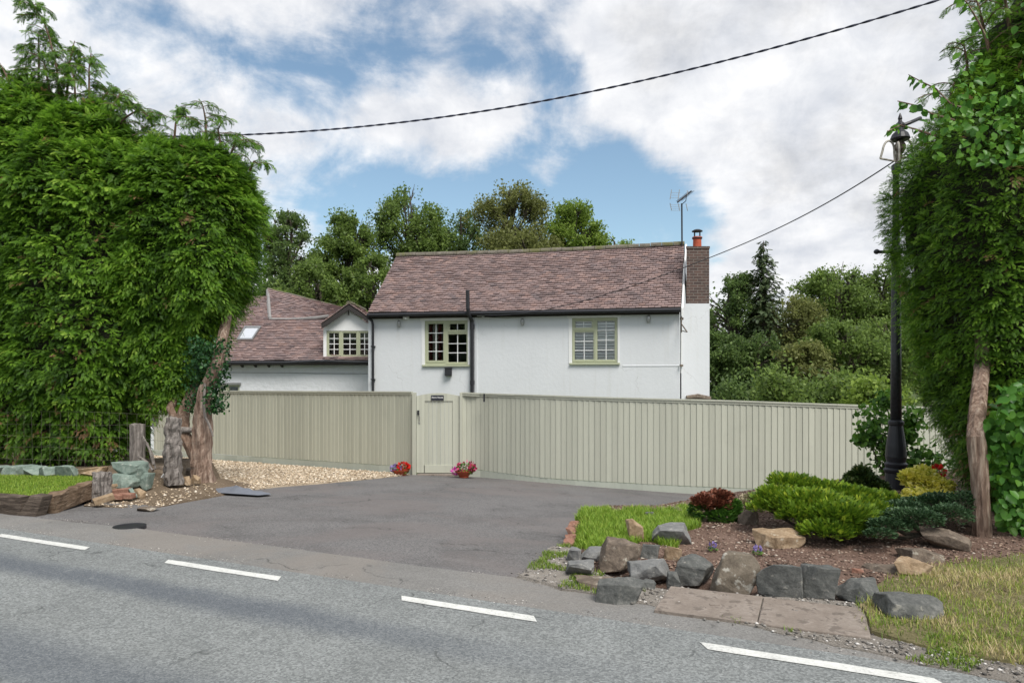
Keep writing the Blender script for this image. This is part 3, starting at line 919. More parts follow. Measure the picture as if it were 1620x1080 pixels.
# ---- tiles
def tiles(b, E0, E1, R0, R1, rows, cols, sag=.0, thick=.016, left=0, clip=None):
    E0, E1, R0, R1 = map(Vector, (E0, E1, R0, R1))
    nrm = (E1 - E0).cross(R0 - E0).normalized()
    if nrm.z < 0: nrm = -nrm
    def S_(u, v):
        p = E0.lerp(E1, u).lerp(R0.lerp(R1, u), v)
        return p - Vector((0, 0, sag * math.sin(math.pi * u) * math.sin(math.pi * min(1, v * .5 + .25)))) + nrm * (.02 * noise.noise(Vector((u * 5, v * 3, rows)))) 
    for r in range(rows):
        v0 = r / rows; v1 = min(1, (r + 1.25) / rows)
        rowt = random.gauss(0, .045)
        rowdrift = random.uniform(-.0006, .0006)
        off = (r % 2) * .5
        for c in range(-1, cols + 1):
            u0 = max(0, (c + off) / cols + .0006); u1 = min(1, (c + 1 + off) / cols - .0006)
            if u1 - u0 < .15 / cols: continue
            if clip and not clip((u0 + u1) / 2, (v0 + v1) / 2, S_): continue
            j = random.uniform(-.06, .06) / rows; h = thick * random.uniform(.8, 1.5)
            lo0 = S_(u0, v0 + j + rowdrift); lo1 = S_(u1, v0 + j + rowdrift); hi0 = S_(u0, v1); hi1 = S_(u1, v1)
            vs = [lo0 + nrm * h * .1, lo1 + nrm * h * .1, hi1, hi0, lo0 + nrm * h * 2.3, lo1 + nrm * h * 2.3, hi1 + nrm * h * .15, hi0 + nrm * h * .15]
            b.add(vs, [(4, 5, 6, 7), (0, 1, 5, 4), (1, 2, 6, 5), (3, 0, 4, 7), (3, 2, 1, 0)], min(1, max(0, random.gauss(.5 + rowt, .115))))
OV = .16
Ee0 = WP(wall_uv(581, 495)[0] , 0, OV); Ee1 = WP(LW + .04, 0, OV)
def onplane(px, py, P): # depth of P
    return W(px, py, P.y)
E0 = onplane(582, 494.5, Ee0); E1 = onplane(1077, 486.5, Ee1)
R0 = W(628, 405, 22.35); R1 = W(1083, 387, 20.75)
b = MB()
tiles(b, E0, E1, R0, R1, 31, 52, sag=.03)
roof = b.build('roof', M['tile'], house)
# back slope
Eb0 = Vector((A1.x + .05, A1.y + .15, E0.z)); Eb1 = Vector((B1.x + .1, B1.y + .15, E1.z))
b = MB(); tiles(b, Eb1, Eb0, R1, R0, 22, 40)
b.build('back_roof_slope', M['tile'], roof)
# underlay and rafters solid under the tiles
b = MB()
dn = Vector((0, 0, -.05)); dn2 = Vector((0, 0, -.12))
b.hexa([E0 + dn2, E1 + dn2, R1 + dn2, R0 + dn2, E0 + dn, E1 + dn, R1 + dn, R0 + dn])
b.hexa([Eb1 + dn2, Eb0 + dn2, R0 + dn2 - Vector((0,0,.004)), R1 + dn2 - Vector((0,0,.004)), Eb1 + dn, Eb0 + dn, R0 + dn, R1 + dn])
b.build('roof_boarding', M['blackwood'], roof)
# ridge tiles
def ridge(b, P0, P1, n, r=.115, sag=.0):
    P0, P1 = Vector(P0), Vector(P1)
    d = (P1 - P0).normalized(); q = Vector((-d.y, d.x, 0)).normalized()
    for i in range(n):
        a = P0.lerp(P1, i / n) + d * .006; c = P0.lerp(P1, (i + 1) / n) - d * .006
        sa = -sag * math.sin(math.pi * (i + .5) / n) + random.uniform(-.006, .006)
        vs = []
        for P_ in (a, c):
            for k in range(9):
                an = math.pi * (k / 8) * 1.15 - .08 * math.pi
                vs.append(P_ + q * math.cos(an) * r + Vector((0, 0, math.sin(an) * r * .8 - .02 + sa)))
        b.add(vs, [(k, k+1, 10+k, 9+k) for k in range(8)] + [tuple(range(9)), tuple(range(17, 8, -1))])
b = MB(); ridge(b, R0 + Vector((0, 0, .02)), R1 + Vector((0, 0, .02)), 27, .13, sag=.045)
b.build('ridge_tiles', M['ridge'], roof)
# white verge board on the right gable
b = MB()
p0 = E1 + Vector((.045, .03, -.06)); p1 = R1 + Vector((.045, .0, -.04))
b.hexa([p0 + Vector((-.02, 0, -.14)), p0 + Vector((.025, 0, -.14)), p1 + Vector((.025, 0, -.14)), p1 + Vector((-.02, 0, -.14)), p0 + Vector((-.02, 0, .055)), p0 + Vector((.025, 0, .055)), p1 + Vector((.025, 0, .055)), p1 + Vector((-.02, 0, .055))])
b.build('bargeboard', M['white'], house)
# gutter + pale fascia
b = MB()
g0 = W(581, 498.5, Ee0.y - .07); g1 = W(1076, 490, Ee1.y - .07)
b.tube([g0, g1], .052, 10); b.build('gutter', M['black'], house)
b = MB()
f0 = WP(0, 0, .05); f1 = WP(LW, 0, .05)
zf0, zf1 = g0.z, g1.z
b.hexa([(f0.x, f0.y, zf0-.09), (f1.x, f1.y, zf1-.09), (f1.x, f1.y+.05, zf1-.09), (f0.x, f0.y+.05, zf0-.09), (f0.x, f0.y, zf0+.05), (f1.x, f1.y, zf1+.05), (f1.x, f1.y+.05, zf1+.05), (f0.x, f0.y+.05, zf0+.05)])
b.build('fascia', M['blackwood'], house)
# pipes
def wpx(x, y, off): 
    u, z = wall_uv(x, y); return WP(u, z, off)
b = MB()
b.tube([wpx(583, 502, .1), wpx(586, 504, .09), wpx(590, 508, .06), wpx(591, 514, .05), WP(wall_uv(591.5, 617)[0], ZB, .05)], .036, 10)
for y in (548, 600): b.box(wpx(591.5, y, .05), (.12, .1, .03))
b.build('downpipe', M['black'], house, smooth=False)
b = MB()
b.tube([WP(wall_uv(748, 600)[0], ZB, .07), wpx(748, 520, .07), wpx(747.5, 508, .08), wpx(746, 499, .27), wpx(745, 490, .32), wpx(744.6, 461, .32)], .052, 12)
b.tube([wpx(748, 521, .07), wpx(748, 513, .07)], .062, 12)
b.tube([wpx(748, 608, .07), wpx(748, 602, .07)], .062, 12)
b.build('soil_pipe', M['black'], house)
# plastered rib beside pipe
b = MB(); u0 = wall_uv(752, 560)[0]
wallbox(b, u0, u0 + .06, ZB, ZT - .1, .025, -.01); b.build('render_rib', M['wall'], house)

# ---- windows
def window(rect, cas, parent_, off=-.05, fw=.055, bars=M['white'], label=None, WPf=WP, sill=True, curtain=None):
    u0, u1, z0, z1 = rect
    b = MB()
    def bx(b, a0, a1, c0, c1, o0, o1):
        p = [WPf(a0, c0, o0), WPf(a1, c0, o0), WPf(a1, c0, o1), WPf(a0, c0, o1), WPf(a0, c1, o0), WPf(a1, c1, o0), WPf(a1, c1, o1), WPf(a0, c1, o1)]
        b.hexa(p)
    o0, o1 = off + .03, off - .04
    # solid frame cut by casement glass rects: build as strips between casements
    xs = sorted(set([u0, u1] + [c[0] for c in cas] + [c[1] for c in cas]))
    zs = sorted(set([z0, z1] + [c[2] for c in cas] + [c[3] for c in cas]))
    for i in range(len(xs)-1):
        run = None
        for j in range(len(zs)-1):
            xm = (xs[i]+xs[i+1])/2; zm = (zs[j]+zs[j+1])/2
            hole = any(c[0] < xm < c[1] and c[2] < zm < c[3] for c in cas)
            if not hole:
                if run is None: run = zs[j]
            if hole or j == len(zs)-2:
                if run is not None:
                    bx(b, xs[i], xs[i+1], run, zs[j] if hole else zs[j+1], o0, o1); run = None
    # proud casement lips
    for c in cas:
        w_ = .022; d = .03
        a0, a1, c0, c1 = c[:4]
        bx(b, a0-d-w_, a0-d, c0-d-w_, c1+d+w_, o0+.012, o0-.002); bx(b, a1+d, a1+d+w_, c0-d-w_, c1+d+w_, o0+.012, o0-.002)
        bx(b, a0-d, a1+d, c1+d, c1+d+w_, o0+.012, o0-.002); bx(b, a0-d, a1+d, c0-d-w_, c0-d, o0+.012, o0-.002)
    fr = b.build('window', M['sagewin'], parent_)
    if label: fr['label'] = label
    gb = MB()
    for c in cas:
        p = MB(); bx(p, c[0], c[1], c[2], c[3], off-.012, off-.02); p.build('pane', M['glass'], fr)
        nx, ny = c[4], c[5]; w_ = .0105
        for i in range(1, nx):
            x = c[0] + (c[1]-c[0]) * i / nx; bx(gb, x-w_, x+w_, c[2], c[3], off+.004, off-.010)
        for j in range(1, ny):
            z = c[2] + (c[3]-c[2]) * j / ny; bx(gb, c[0], c[1], z-w_, z+w_, off+.006, off-.008)
    gb.build('glazing_bars', bars, fr)
    if sill:
        b = MB(); bx(b, u0-.06, u1+.06, z0-.035, z0+.012, .055, off); b.build('sill', M['sagewin'], fr)
    return fr, bx
c1 = [rectpx(677, 701, 512, 570) + (2, 4), rectpx(711, 735, 512, 521.5) + (2, 1), rectpx(708.5, 738, 528.5, 572.5) + (2, 3)]
w1, bx = window(W1, c1, house)
b = MB()
q = c1[0]
def pleat(b, a0, a1, z0, z1, off, amp=.02, k=18):
    vs = []
    for i in range(k+1):
        u = a0 + (a1-a0) * i / k
        o = off + amp * math.sin(i * 1.9)
        vs += [WP(u, z0, o), WP(u, z1, o)]
    b.add(vs, [(2*i, 2*i+2, 2*i+3, 2*i+1) for i in range(k)])
pleat(b, q[0]-.02, q[0]+(q[1]-q[0])*.18, q[2]-.05, q[3]+.05, -.17); pleat(b, q[0]+(q[1]-q[0])*.55, q[0]+(q[1]-q[0])*.78, q[2]-.05, q[3]+.05, -.17)
b.build('red_curtain', M['curtainred'], w1)
b = MB(); pleat(b, q[0]+(q[1]-q[0])*.2, q[0]+(q[1]-q[0])*.53, q[2]-.05, q[3]+.05, -.2); b.build('net_curtain', M['curtain'], w1)
c2 = [rectpx(910, 936, 507.5, 518) + (2, 1), rectpx(909, 939, 525, 568.5) + (2, 3), rectpx(945, 972.5, 507, 568.5) + (2, 4)]
w2, bx = window(W2, c2, house)
b = MB()
for q in c2:
    z = q[2] - .02
    k = 0
    while z < q[3]:
        bx_p = [WP(q[0]-.02, z, -.078), WP(q[1]+.02, z, -.078), WP(q[1]+.02, z+.048, -.105), WP(q[0]-.02, z+.048, -.105),
                WP(q[0]-.02, z+.014, -.085), WP(q[1]+.02, z+.014, -.085), WP(q[1]+.02, z+.062, -.105), WP(q[0]-.02, z+.062, -.105)]
        b.hexa(bx_p); z += .078
    for a in (q[0]-.02, (q[0]+q[1])/2, q[1]+.0): b.hexa([WP(a-.012, q[2], -.11), WP(a+.012, q[2], -.11), WP(a+.012, q[2], -.118), WP(a-.012, q[2], -.118), WP(a-.012, q[3], -.11), WP(a+.012, q[3], -.11), WP(a+.012, q[3], -.118), WP(a-.012, q[3], -.118)])
b.build('louvred_shutter', M['white'], w2)
# plaster surrounds: slim raised render band around windows
for (u0, u1, z0, z1) in (W1, W2):
    b = MB()
    wallbox(b, u0-.09, u0-.002, z0-.0, z1+.0, .012, -.02); wallbox(b, u1+.002, u1+.05, z0, z1, .012, -.02); wallbox(b, u0-.13, u1+.09, z1+.002, z1+.075, .016, -.02)
    b.build('window_surround', M['white'], house)

# wall lights, alarm, box
def walllight(x, y):
    b = MB(); p = wpx(x, y, .05)
    b.lathe(p + Vector((0, 0, -.10)), [(.02, 0), (.045, .02), (.05, .09), (.045, .16), (.02, .19)], 12)
    b.box(wpx(x, y, .015), (.06, .03, .16))
    return b
for (x, y, lb) in ((632, 512, 'left of the left window'), (827, 509, 'between the two windows'), (1026, 504.5, 'right of the right window')):
    l = empty('wall_light', wpx(x, y, 0), 'small grey up and down wall light ' + lb, 'wall light', 'wall lights on the cottage front')
    walllight(x, y).build('lamp_housing', M['metalgrey'], l)
b = MB(); p = wpx(644, 502, .07); b.box(p, (.17, .10, .10)); b.lathe(p + Vector((0, -.05, -.07)), [(.03, 0), (.05, .02), (.05, .05)], 12)
tag(b.build('security_light', M['white'], bevel=.01), 'white security light under the eaves above the left window', 'light')
b = MB(); p = wpx(762, 500, .07); b.box(p + Vector((-.03, 0, 0)), (.16, .03, .03)); b.lathe(p + Vector((.06, 0, -.04)), [(.02, 0), (.05, .02), (.05, .07), (.02, .09)], 12)
tag(b.build('security_camera', M['metalgrey']), 'small grey camera by the top of the black soil pipe', 'camera')
t = empty('letter_box', wpx(710.5, 588, .0), 'black square box on the white wall below the left window', 'box')
b = MB(); b.box(wpx(710.5, 588.5, .06), (.19, .12, .20)); b.build('body', M['black'], t, bevel=.01)
b = MB(); b.box(wpx(710.5, 582, .065), (.21, .135, .025)); b.build('lid', M['black'], t)
# bracket with white pipe on the gable corner
t = empty('hanging_bracket', wpx(1079, 515, 0), 'rusty iron hanging bracket on the right gable corner', 'bracket')
b = MB(); c = W(1078.5, 515, 18.25)
b.tube([W(1078, 500, 18.3), W(1078, 590, 18.3)], .022, 8); b.build('white_pipe', M['white'], t)
b = MB(); b.tube([W(1078, 512, 18.2), W(1087, 525, 18.0)], .016, 6); b.tube([W(1078, 523, 18.2), W(1087, 525, 18.0)], .012, 6); b.tube([W(1078, 500, 18.2), W(1078, 526, 18.2)], .014, 6)
b.box(W(1078.5, 504, 18.25), (.08, .06, .06))
b.build('arm', M['brownrock'], t)
b = MB(); b.box(W(1078, 578, 18.25), (.08, .06, .05)); b.build('pipe_clip', M['brownrock'], t)

# chimney: white breast, brick stack, pot, cowl
CY0, CY1 = 18.95, 19.95
b = MB()
xl = (1078 - 810) / F * CY0; xr = (1122.5 - 810) / F * CY0
zb = W(0, 480, CY0).z; zt = W(0, 393, CY0).z
b.prism([(xl, CY0, ZB), (xr, CY0, ZB), (xr+.1, CY1, ZB), (xl+.29, CY1, ZB)], (0, 0, zb-ZB)); b.build('chimney_breast', M['wall'], house)
b = MB()
xb0 = (1086 - 810) / F * CY0
b.prism([(xb0, CY0+.005, zb+.002), (xr-.006, CY0+.005, zb+.002), (xr+.09, CY1-.01, zb+.002), (xb0+.31, CY1-.01, zb+.002)], (0, 0, zt-zb-.004))
b.prism([(xb0-.015, CY0-.01, zt-.002), (xr+.008, CY0-.01, zt-.002), (xr+.1, CY1, zt-.002), (xb0+.30, CY1, zt-.002)], (0, 0, .06))
stack = b.build('chimney', M['brick'], house)
b = MB(); xc = (1104.5 - 810) / F * 19.3
b.lathe((xc, 19.4, zt + .05), [(.16, 0), (.14, .04), (.115, .05), (.11, .28), (.135, .30), (.135, .34), (.11, .35)], 20)
b.build('chimney_pot', M['terracotta'], stack, smooth=False)
b = MB(); zc = zt + .40
for k in range(4):
    an = k * math.pi / 2 + .4
    b.tube([(xc + .1 * math.cos(an), 19.4 + .1 * math.sin(an), zc - .02), (xc + .1 * math.cos(an), 19.4 + .1 * math.sin(an), zc + .14)], .01, 6)
b.lathe((xc, 19.4, zc + .14), [(.145, 0), (.145, .02), (.08, .055), (.01, .06)], 20); b.lathe((xc, 19.4, zc - .06), [(.13, 0), (.14, .02), (.13, .04)], 20)
b.build('cowl', M['black'], stack)
# lead flashing lumps at the bottom of breast
b = MB(); b.tube([W(1086, 629, 18.9), W(1104, 628, 18.9), W(1124, 631, 18.9)], [.06, .09, .07], 8); tag(b.build('stone', M['brownrock'], origin=None), 'pale stone ledge showing over the fence below the chimney breast', 'stone')

# TV aerial
t = empty('tv_aerial', W(1079, 381, 20.6), 'television aerial on a thin dark mast at the right end of the ridge', 'aerial')
b = MB(); b.tube([W(1079, 388, 20.6), W(1078.6, 322, 20.6)], .024, 8); b.build('mast', M['black'], t)
b = MB()
b0 = W(1072, 320, 20.4); b1 = W(1093.5, 302.5, 20.9)
b.tube([b0, b1], .024, 6)
for i in range(9):
    c = b0.lerp(b1, .15 + i * .1); b.tube([c + Vector((-.06, .18, .03)), c + Vector((.06, -.18, -.03))], .007, 5)
b.tube([W(1079, 323, 20.6), W(1085, 318, 20.6), W(1086, 309, 20.7)], .012, 6)
b.build('boom', M['black'], t)
b = MB()
for (xa, ya, xb_, yb_) in ((1062.5, 300, 1060, 315.5), (1060, 321.5, 1062.5, 332.5), (1075, 300, 1072.5, 316), (1073, 322, 1075.5, 333.5), (1087.5, 301.5, 1087, 308), (1085.3, 322, 1087.8, 333.5)):
    b = MB(); b.tube([W(xa, ya, 20.3), W(xb_, yb_, 20.3)], .011, 5); b.build('reflector_frame', M['metalgrey'], t)
for y in (305, 309, 313, 324, 327, 330, 333):
    b = MB(); b.tube([W(1061, y, 20.3), W(1076, y, 20.3)], .005, 4); b.build('reflector_rod', M['metalgrey'], t)

# ================================================================ LEFT WING
wing = empty('cottage_wing', (-7, 22, ZB), 'low white cottage wing with brown tiled roof and gabled dormer window', 'house wing')
YW = 21.6
def X_(x, Z=YW): return (x - 810) / F * Z
def Z_(y, Z=YW): return HC + (600 - y) / F * Z
b = MB()
x0, x1 = X_(150), X_(584) + .25
sx0, sx1, sy0, sy1 = X_(345), X_(379), Z_(640), Z_(608.5)
b.box(((x0+sx0)/2, YW+.12, (ZB+Z_(573))/2), (sx0-x0, .24, Z_(573)-ZB))
b.box(((sx0+sx1)/2, YW+.12, (sy1+Z_(573))/2), (sx1-sx0, .24, Z_(573)-sy1))
b.box(((sx0+sx1)/2, YW+.12, (ZB+sy0)/2), (sx1-sx0, .24, sy0-ZB))
b.box(((sx1+x1)/2, YW+.12, (ZB+Z_(573))/2), (x1-sx1, .24, Z_(573)-ZB))
b.box((x0-.1, YW+2.6, (ZB+Z_(573))/2), (.24, 5, Z_(573)-ZB)); b.box(((x0+x1)/2, YW+5.3, (ZB+Z_(573))/2), (x1-x0, .24, Z_(573)-ZB))
b.build('wall', M['roughwall'], wing)
WPw = lambda u, z, off=0.0: Vector((u, YW - off, z))
window((sx0, sx1, sy0, sy1), [(sx0+.05, (sx0+sx1)/2-.1, sy0+.05, sy1-.05, 1, 1), ((sx0+sx1)/2+.0, sx1-.05, sy0+.05, sy1-.05, 1, 1)], wing, WPf=WPw, sill=False)
b = MB(); b.box(((sx0+sx1)/2, YW-.01, sy1+.03), (sx1-sx0+.1, .08, .07)); b.build('lintel', M['metalgrey'], wing)
# roofs
def clipR(px_lim):
    def c(u, v, S_):
        p = S_(u, v); return True
    return c
# main lower slope: eaves at y=571, up to y=505 (right part) and 455 (left part)
YR2 = 23.9; YR3 = 25.6
EL = Vector((X_(150), YW - .22, Z_(571, YW - .22))); ER = Vector((X_(585, YW-.22), YW - .22, Z_(570, YW-.22)))
slope = (Z_(505, YR2) - EL.z) / (YR2 - EL.y)
def mainp(x, yy): return Vector((x, yy, EL.z + slope * (yy - EL.y)))
b = MB()
TL = mainp(X_(150), YR3); TR = mainp(X_(424, YR3), YR3)
xcut = X_(424, YR2)
# left part, full height
tiles(b, EL, Vector((xcut, EL.y, EL.z)), TL, Vector((xcut, YR3, TL.z)), 42, 40)
# right part, up to the mortar line
tiles(b, Vector((xcut, EL.y, EL.z)), ER, mainp(xcut, YR2), mainp(ER.x, YR2), 25, 26)
wroof = b.build('roof', M['tile'], wing)
b = MB()
q0, q1, q2, q3 = Vector((x0, EL.y, EL.z)), Vector((ER.x, EL.y, EL.z)), mainp(ER.x, YR2), mainp(x0, YR2)
dn = Vector((0, 0, -.04)); dn2 = Vector((0, 0, -.12))
b.hexa([q0+dn2, q1+dn2, q2+dn2, q3+dn2, q0+dn, q1+dn, q2+dn, q3+dn])
q0, q1, q2, q3 = mainp(x0, YR2), mainp(xcut, YR2), mainp(xcut, YR3), mainp(x0, YR3)
b.hexa([q0+dn2, q1+dn2, q2+dn2, q3+dn2, q0+dn, q1+dn, q2+dn, q3+dn])
q4 = Vector((x0, YR3 + 4, EL.z)); q5 = Vector((xcut, YR3 + 4, EL.z))
b.hexa([q3+dn2, q2+dn2, q5+dn2, q4+dn2, q3+dn, q2+dn, q5+dn, q4+dn])
b.build('roof_boarding', M['blackwood'], wroof)
# the farther roof, its ridge falling to the right behind the dormer
b = MB()
a0 = W(425, 505, YR2 + .03); a1 = W(590, 502, YR2 + .03)
r0 = W(424, 456, 26.2); r1 = W(590, 503 - 3, 24.6); rr = W(545, 487, 25.0)
tiles(b, a0, W(545, 502.5, YR2 + .03), r0, rr, 16, 22)
b.build('rear_roof', M['tile'], wroof)
b = MB(); b.add([a0 + Vector((0,0,-.04)), W(545, 503, YR2 + .03), rr + Vector((0,0,-.04)), r0 + Vector((0,0,-.04)), W(424, 560, 26.4), W(545, 560, 26.4)], [(0,1,2,3), (3,2,5,4)])
b.build('rear_roof_boarding', M['blackwood'], wroof)
b = MB(); ridge(b, r0, rr, 14, .06); b.build('ridge_tiles', M['ridge'], wroof)
b = MB()
def fillet(b, pts, r): b.tube(pts, r, 6)
fillet(b, [W(424, 459, 26.2), W(425, 478, 25.1), W(427, 504, 23.95)], .07)
fillet(b, [W(426, 505, 23.86), W(460, 505.5, 23.86), W(499, 503, 23.86), W(520, 500, 23.86)], .055)
b.build('mortar_fillet', M['mortar'], wroof)
# gutter and rafter feet
b = MB(); b.tube([W(150, 574, YW-.3), W(455, 573.5, YW-.3), W(505, 571, YW-.3), W(583, 573, YW-.3)], .045, 8); b.build('gutter', M['black'], wing)
b = MB()
for x in range(170, 462, 21):
    b = MB(); c = W(x + 2, 578, YW - .1); b.prism([c + Vector((-.03, .1, .06)), c + Vector((-.03, -.12, .06)), c + Vector((-.03, .1, -.06))], (.06, 0, 0))
    b.build('rafter_foot', M['blackwood'], wing)
b = MB(); b.tube([W(345, 589, YW-.01), W(455, 589.5, YW-.012), W(500, 590.5, YW-.012), W(583, 591, YW-.01)], .007, 4); b.build('wall_cable', M['black'], wing)
b = MB(); b.tube([W(512, 565, YW-.4), W(540, 569, YW-.33), W(560, 573, YW-.3), W(583, 578, YW-.05)], .009, 4); b.build('loose_cable', M['black'], wing)
# skylight
sk = MB()
def onslope(x, y, lift=0.0):
    # intersect with main slope plane
    d = Vector(((x-810)/F, 1, (600-y)/F)); 
    tt = (EL.z - slope * EL.y - HC) / (d.z - slope); p = Vector((0, 0, HC)) + d * tt
    nn = Vector((0, -slope, 1)).normalized(); return p + nn * lift
cor = [onslope(375, 541), onslope(400, 541), onslope(414, 519.5), onslope(388, 519.5)]
nn = Vector((0, -slope, 1)).normalized()
for i in range(4):
    a, c = cor[i], cor[(i+1) % 4]; ce = (cor[0]+cor[1]+cor[2]+cor[3]) / 4
    ai, ci = a.lerp(ce, .18), c.lerp(ce, .18)
    sk.hexa([a, c, ci, ai, a + nn*.1, c + nn*.1, ci + nn*.1, ai + nn*.1])
skl = sk.build('skylight', M['metalgrey'], wroof)
b = MB(); pi_ = [c.lerp((cor[0]+cor[1]+cor[2]+cor[3]) / 4, .18) + nn * .06 for c in cor]; b.add(pi_, [(0,1,2,3)]); 
skyp = simple('skylight_blind', (.5, .52, .55), .15, 0, .05); b.build('roof_pane', skyp, skl) if False else b.build('roof_pane', skyp, wroof)
# dormer
YD = YW - .05
def DX(x): return X_(x, YD)
def DZ(y): return Z_(y, YD)
dorm = MB()
wx0, wx1, wz0, wz1 = DX(516.5), DX(585), DZ(566), DZ(523)
ax, az = DX(552), DZ(490)
# cheeks, strips and gable triangle
dorm.box(((DX(511.5)+wx0)/2, YD+.6, (DZ(571)+DZ(519))/2), (wx0-DX(511.5), 1.2, DZ(519)-DZ(571)))
dorm.box(((wx0+wx1)/2, YD+.06, (wz1+DZ(519))/2), (wx1-wx0, .12, DZ(519)-wz1)); dorm.box(((wx0+wx1)/2, YD+.06, (wz0+DZ(571))/2), (wx1-wx0, .12, wz0-DZ(571)))
dorm.prism([(DX(511.5), YD, DZ(519)), (DX(592), YD, DZ(519)), (ax, YD, az)], (0, .12, 0))
dm = dorm.build('dormer', M['white'], wing)
WPd = lambda u, z, off=0.0: Vector((u, YD - off, z))
cs = []
for (xa, xb_) in ((520.2, 536), (542.5, 563.5), (569.5, 583)): cs.append((DX(xa), DX(xb_), DZ(561), DZ(526.5), 2, 4))
dwf, _ = window((wx0, wx1, wz0, wz1), cs, wing, WPf=WPd, sill=False, label='three light sage green dormer window')
b = MB(); b.box(((wx0+wx1)/2, YD+.35, DZ(530)), (wx1-wx0, .02, .3)); b.build('blind', M['curtain'], dwf)
b = MB(); b.box(((wx0+wx1)/2, YD+1.1, DZ(545)), (wx1-wx0, .02, 1.2)); b.build('dark_room_backing', M['room'], dwf)  # dark sheet behind the glass, room darkness put into its colour
b = MB(); b.box(((wx0+wx1)/2+.02, YD-.06, DZ(569)), (wx1-wx0+.2, .2, .06)); b.build('lead_apron', M['black'], wing)
# barge boards
b = MB()
apx = (552, 482); le = (508.5, 512); re_ = (583.5, 503)
for e_, s_ in ((le, 0), (re_, 1)):
    p0 = W(*apx, YD-.2); p1 = W(e_[0], e_[1], YD-.2); dd = Vector((0, 0, -.15))
    b.hexa([p1+dd, p0+dd, p0+dd+Vector((0,.05,0)), p1+dd+Vector((0,.05,0)), p1, p0, p0+Vector((0,.05,0)), p1+Vector((0,.05,0))])
b.box(W(551.5, 495, YD-.1), (.03, .03, .14))
b.build('bargeboard', M['blackwood'], wing)
b = MB()
L1 = W(507, 512, YD-.22); A1_ = W(552, 480, YD-.22); bk = Vector((0, 2.2, 0))
tiles(b, L1 + bk, L1, A1_ + bk, A1_, 11, 13, thick=.014)
R1_ = W(588, 505, YD-.22)
tiles(b, R1_, R1_ + bk, A1_, A1_ + bk, 9, 13, thick=.014)
droof = b.build('dormer_roof', M['tile'], wing)
b = MB(); ridge(b, A1_ + Vector((0,0,.03)), A1_ + bk + Vector((0,0,.03)), 7, .09); b.build('dormer_ridge', M['terracotta'] if False else M['ridge'], droof)
bk2 = Vector((0, 2.1, 0)); b = MB(); o_ = Vector((0, .04, -.03)); b.prism([L1+o_, A1_+o_, R1_+o_], (0, .02, 0)); 
b = MB(); b.add([L1+o_, A1_+o_, A1_+o_+bk2, L1+o_+bk2, R1_+o_, R1_+o_+bk2], [(0,1,2,3), (1,4,5,2)]); b.build('dormer_boarding', M['blackwood'], droof)

# ================================================================ FENCES AND GATE
def fence(path, name, label, zt_f, zb_f, tall=.14, spacing=.115, endpost=True):
    """path of plan points; vertical feather-edge boards, capping, gravel board"""
    # resample
    P = [Vector(p) for p in path]
    segs = [(P[i+1]-P[i]).length for i in range(len(P)-1)]; tot = sum(segs)
    def at(s):
        s = max(0, min(tot, s))
        for i, L in enumerate(segs):
            if s <= L or i == len(segs)-1: return P[i].lerp(P[i+1], s / L), (P[i+1]-P[i]).normalized()
            s -= L
    root = empty(name, (*at(tot/2)[0], zb_f(*at(tot/2)[0])), label, 'fence')
    bd = MB(); gb = MB(); cp = MB()
    n = int(tot / spacing)
    for i in range(n):
        a, d = at(i * spacing); c, _ = at((i+1) * spacing + .012)
        nn = Vector((d.y, -d.x))
        if nn.y > 0: nn = -nn
        j = random.uniform(-.002, .002)
        zt, zb = zt_f(*a) - .045, zb_f(*a) + tall + .01 + random.uniform(-.004, .004)
        t0, t1 = .022 + j, .008
        a3 = a; 
        p = [(a + nn*t0), (c + nn*t1), (c - nn*.0), (a - nn*.0)]
        ztc, zbc = zt_f(*c) - .045, zb_f(*c) + tall + .01
        bd.hexa([(*p[0], zb), (*p[1], zbc), (*p[2], zbc), (*p[3], zb), (*p[0], zt), (*p[1], ztc), (*p[2], ztc), (*p[3], zt)])
    bd.build('boards', M['sage'], root)
    for i in range(int(tot / .45) + 1):
        s0 = i * .45; s1 = min(tot, s0 + .45)
        if s1 - s0 < .01: continue
        a, d = at(s0); c, _ = at(s1 )
        nn = Vector((d.y, -d.x)); nn = -nn if nn.y > 0 else nn
        for (mb, w0, w1, f0, f1) in ((cp, .045, -.02, lambda q: zt_f(*q) - .03, lambda q: zt_f(*q)), (gb, .014, -.02, lambda q: zb_f(*q) - .05, lambda q: zb_f(*q) + tall)):
            mb.hexa([(*(a+nn*w0), f0(a)), (*(c+nn*w0), f0(c)), (*(c+nn*w1), f0(c)), (*(a+nn*w1), f0(a)), (*(a+nn*w0), f1(a)), (*(c+nn*w0), f1(c)), (*(c+nn*w1), f1(c)), (*(a+nn*w1), f1(a))])
        # under-cap rail
        cp.hexa([(*(a+nn*.03), zt_f(*a)-.075), (*(c+nn*.03), zt_f(*c)-.075), (*(c+nn*.024), zt_f(*c)-.075), (*(a+nn*.024), zt_f(*a)-.075), (*(a+nn*.03), zt_f(*a)-.031), (*(c+nn*.03), zt_f(*c)-.031), (*(c+nn*.024), zt_f(*c)-.031), (*(a+nn*.024), zt_f(*a)-.031)])
    cp.build('capping', M['sage'], root); gb.build('gravel_board', M['sageb'], root)
    return root
def ytop(pts):
    """top line from photo heights: list of (X, z)"""
    xs = [p[0] for p in pts]; zs = [p[1] for p in pts]
    return lambda x, y: float(np.interp(x, xs, zs))
fl_path = [(-2.17, 15.5), (-9.9, 19.55)]
tl = ytop([(-9.9, 1.155), (-7.67, 1.165), (-2.1, 1.19)])
bl = lambda x, y: G(x, y) + .005
fence(fl_path, 'fence', 'sage green vertical board fence left of the gate with gravel before it', tl, bl)
b = MB()
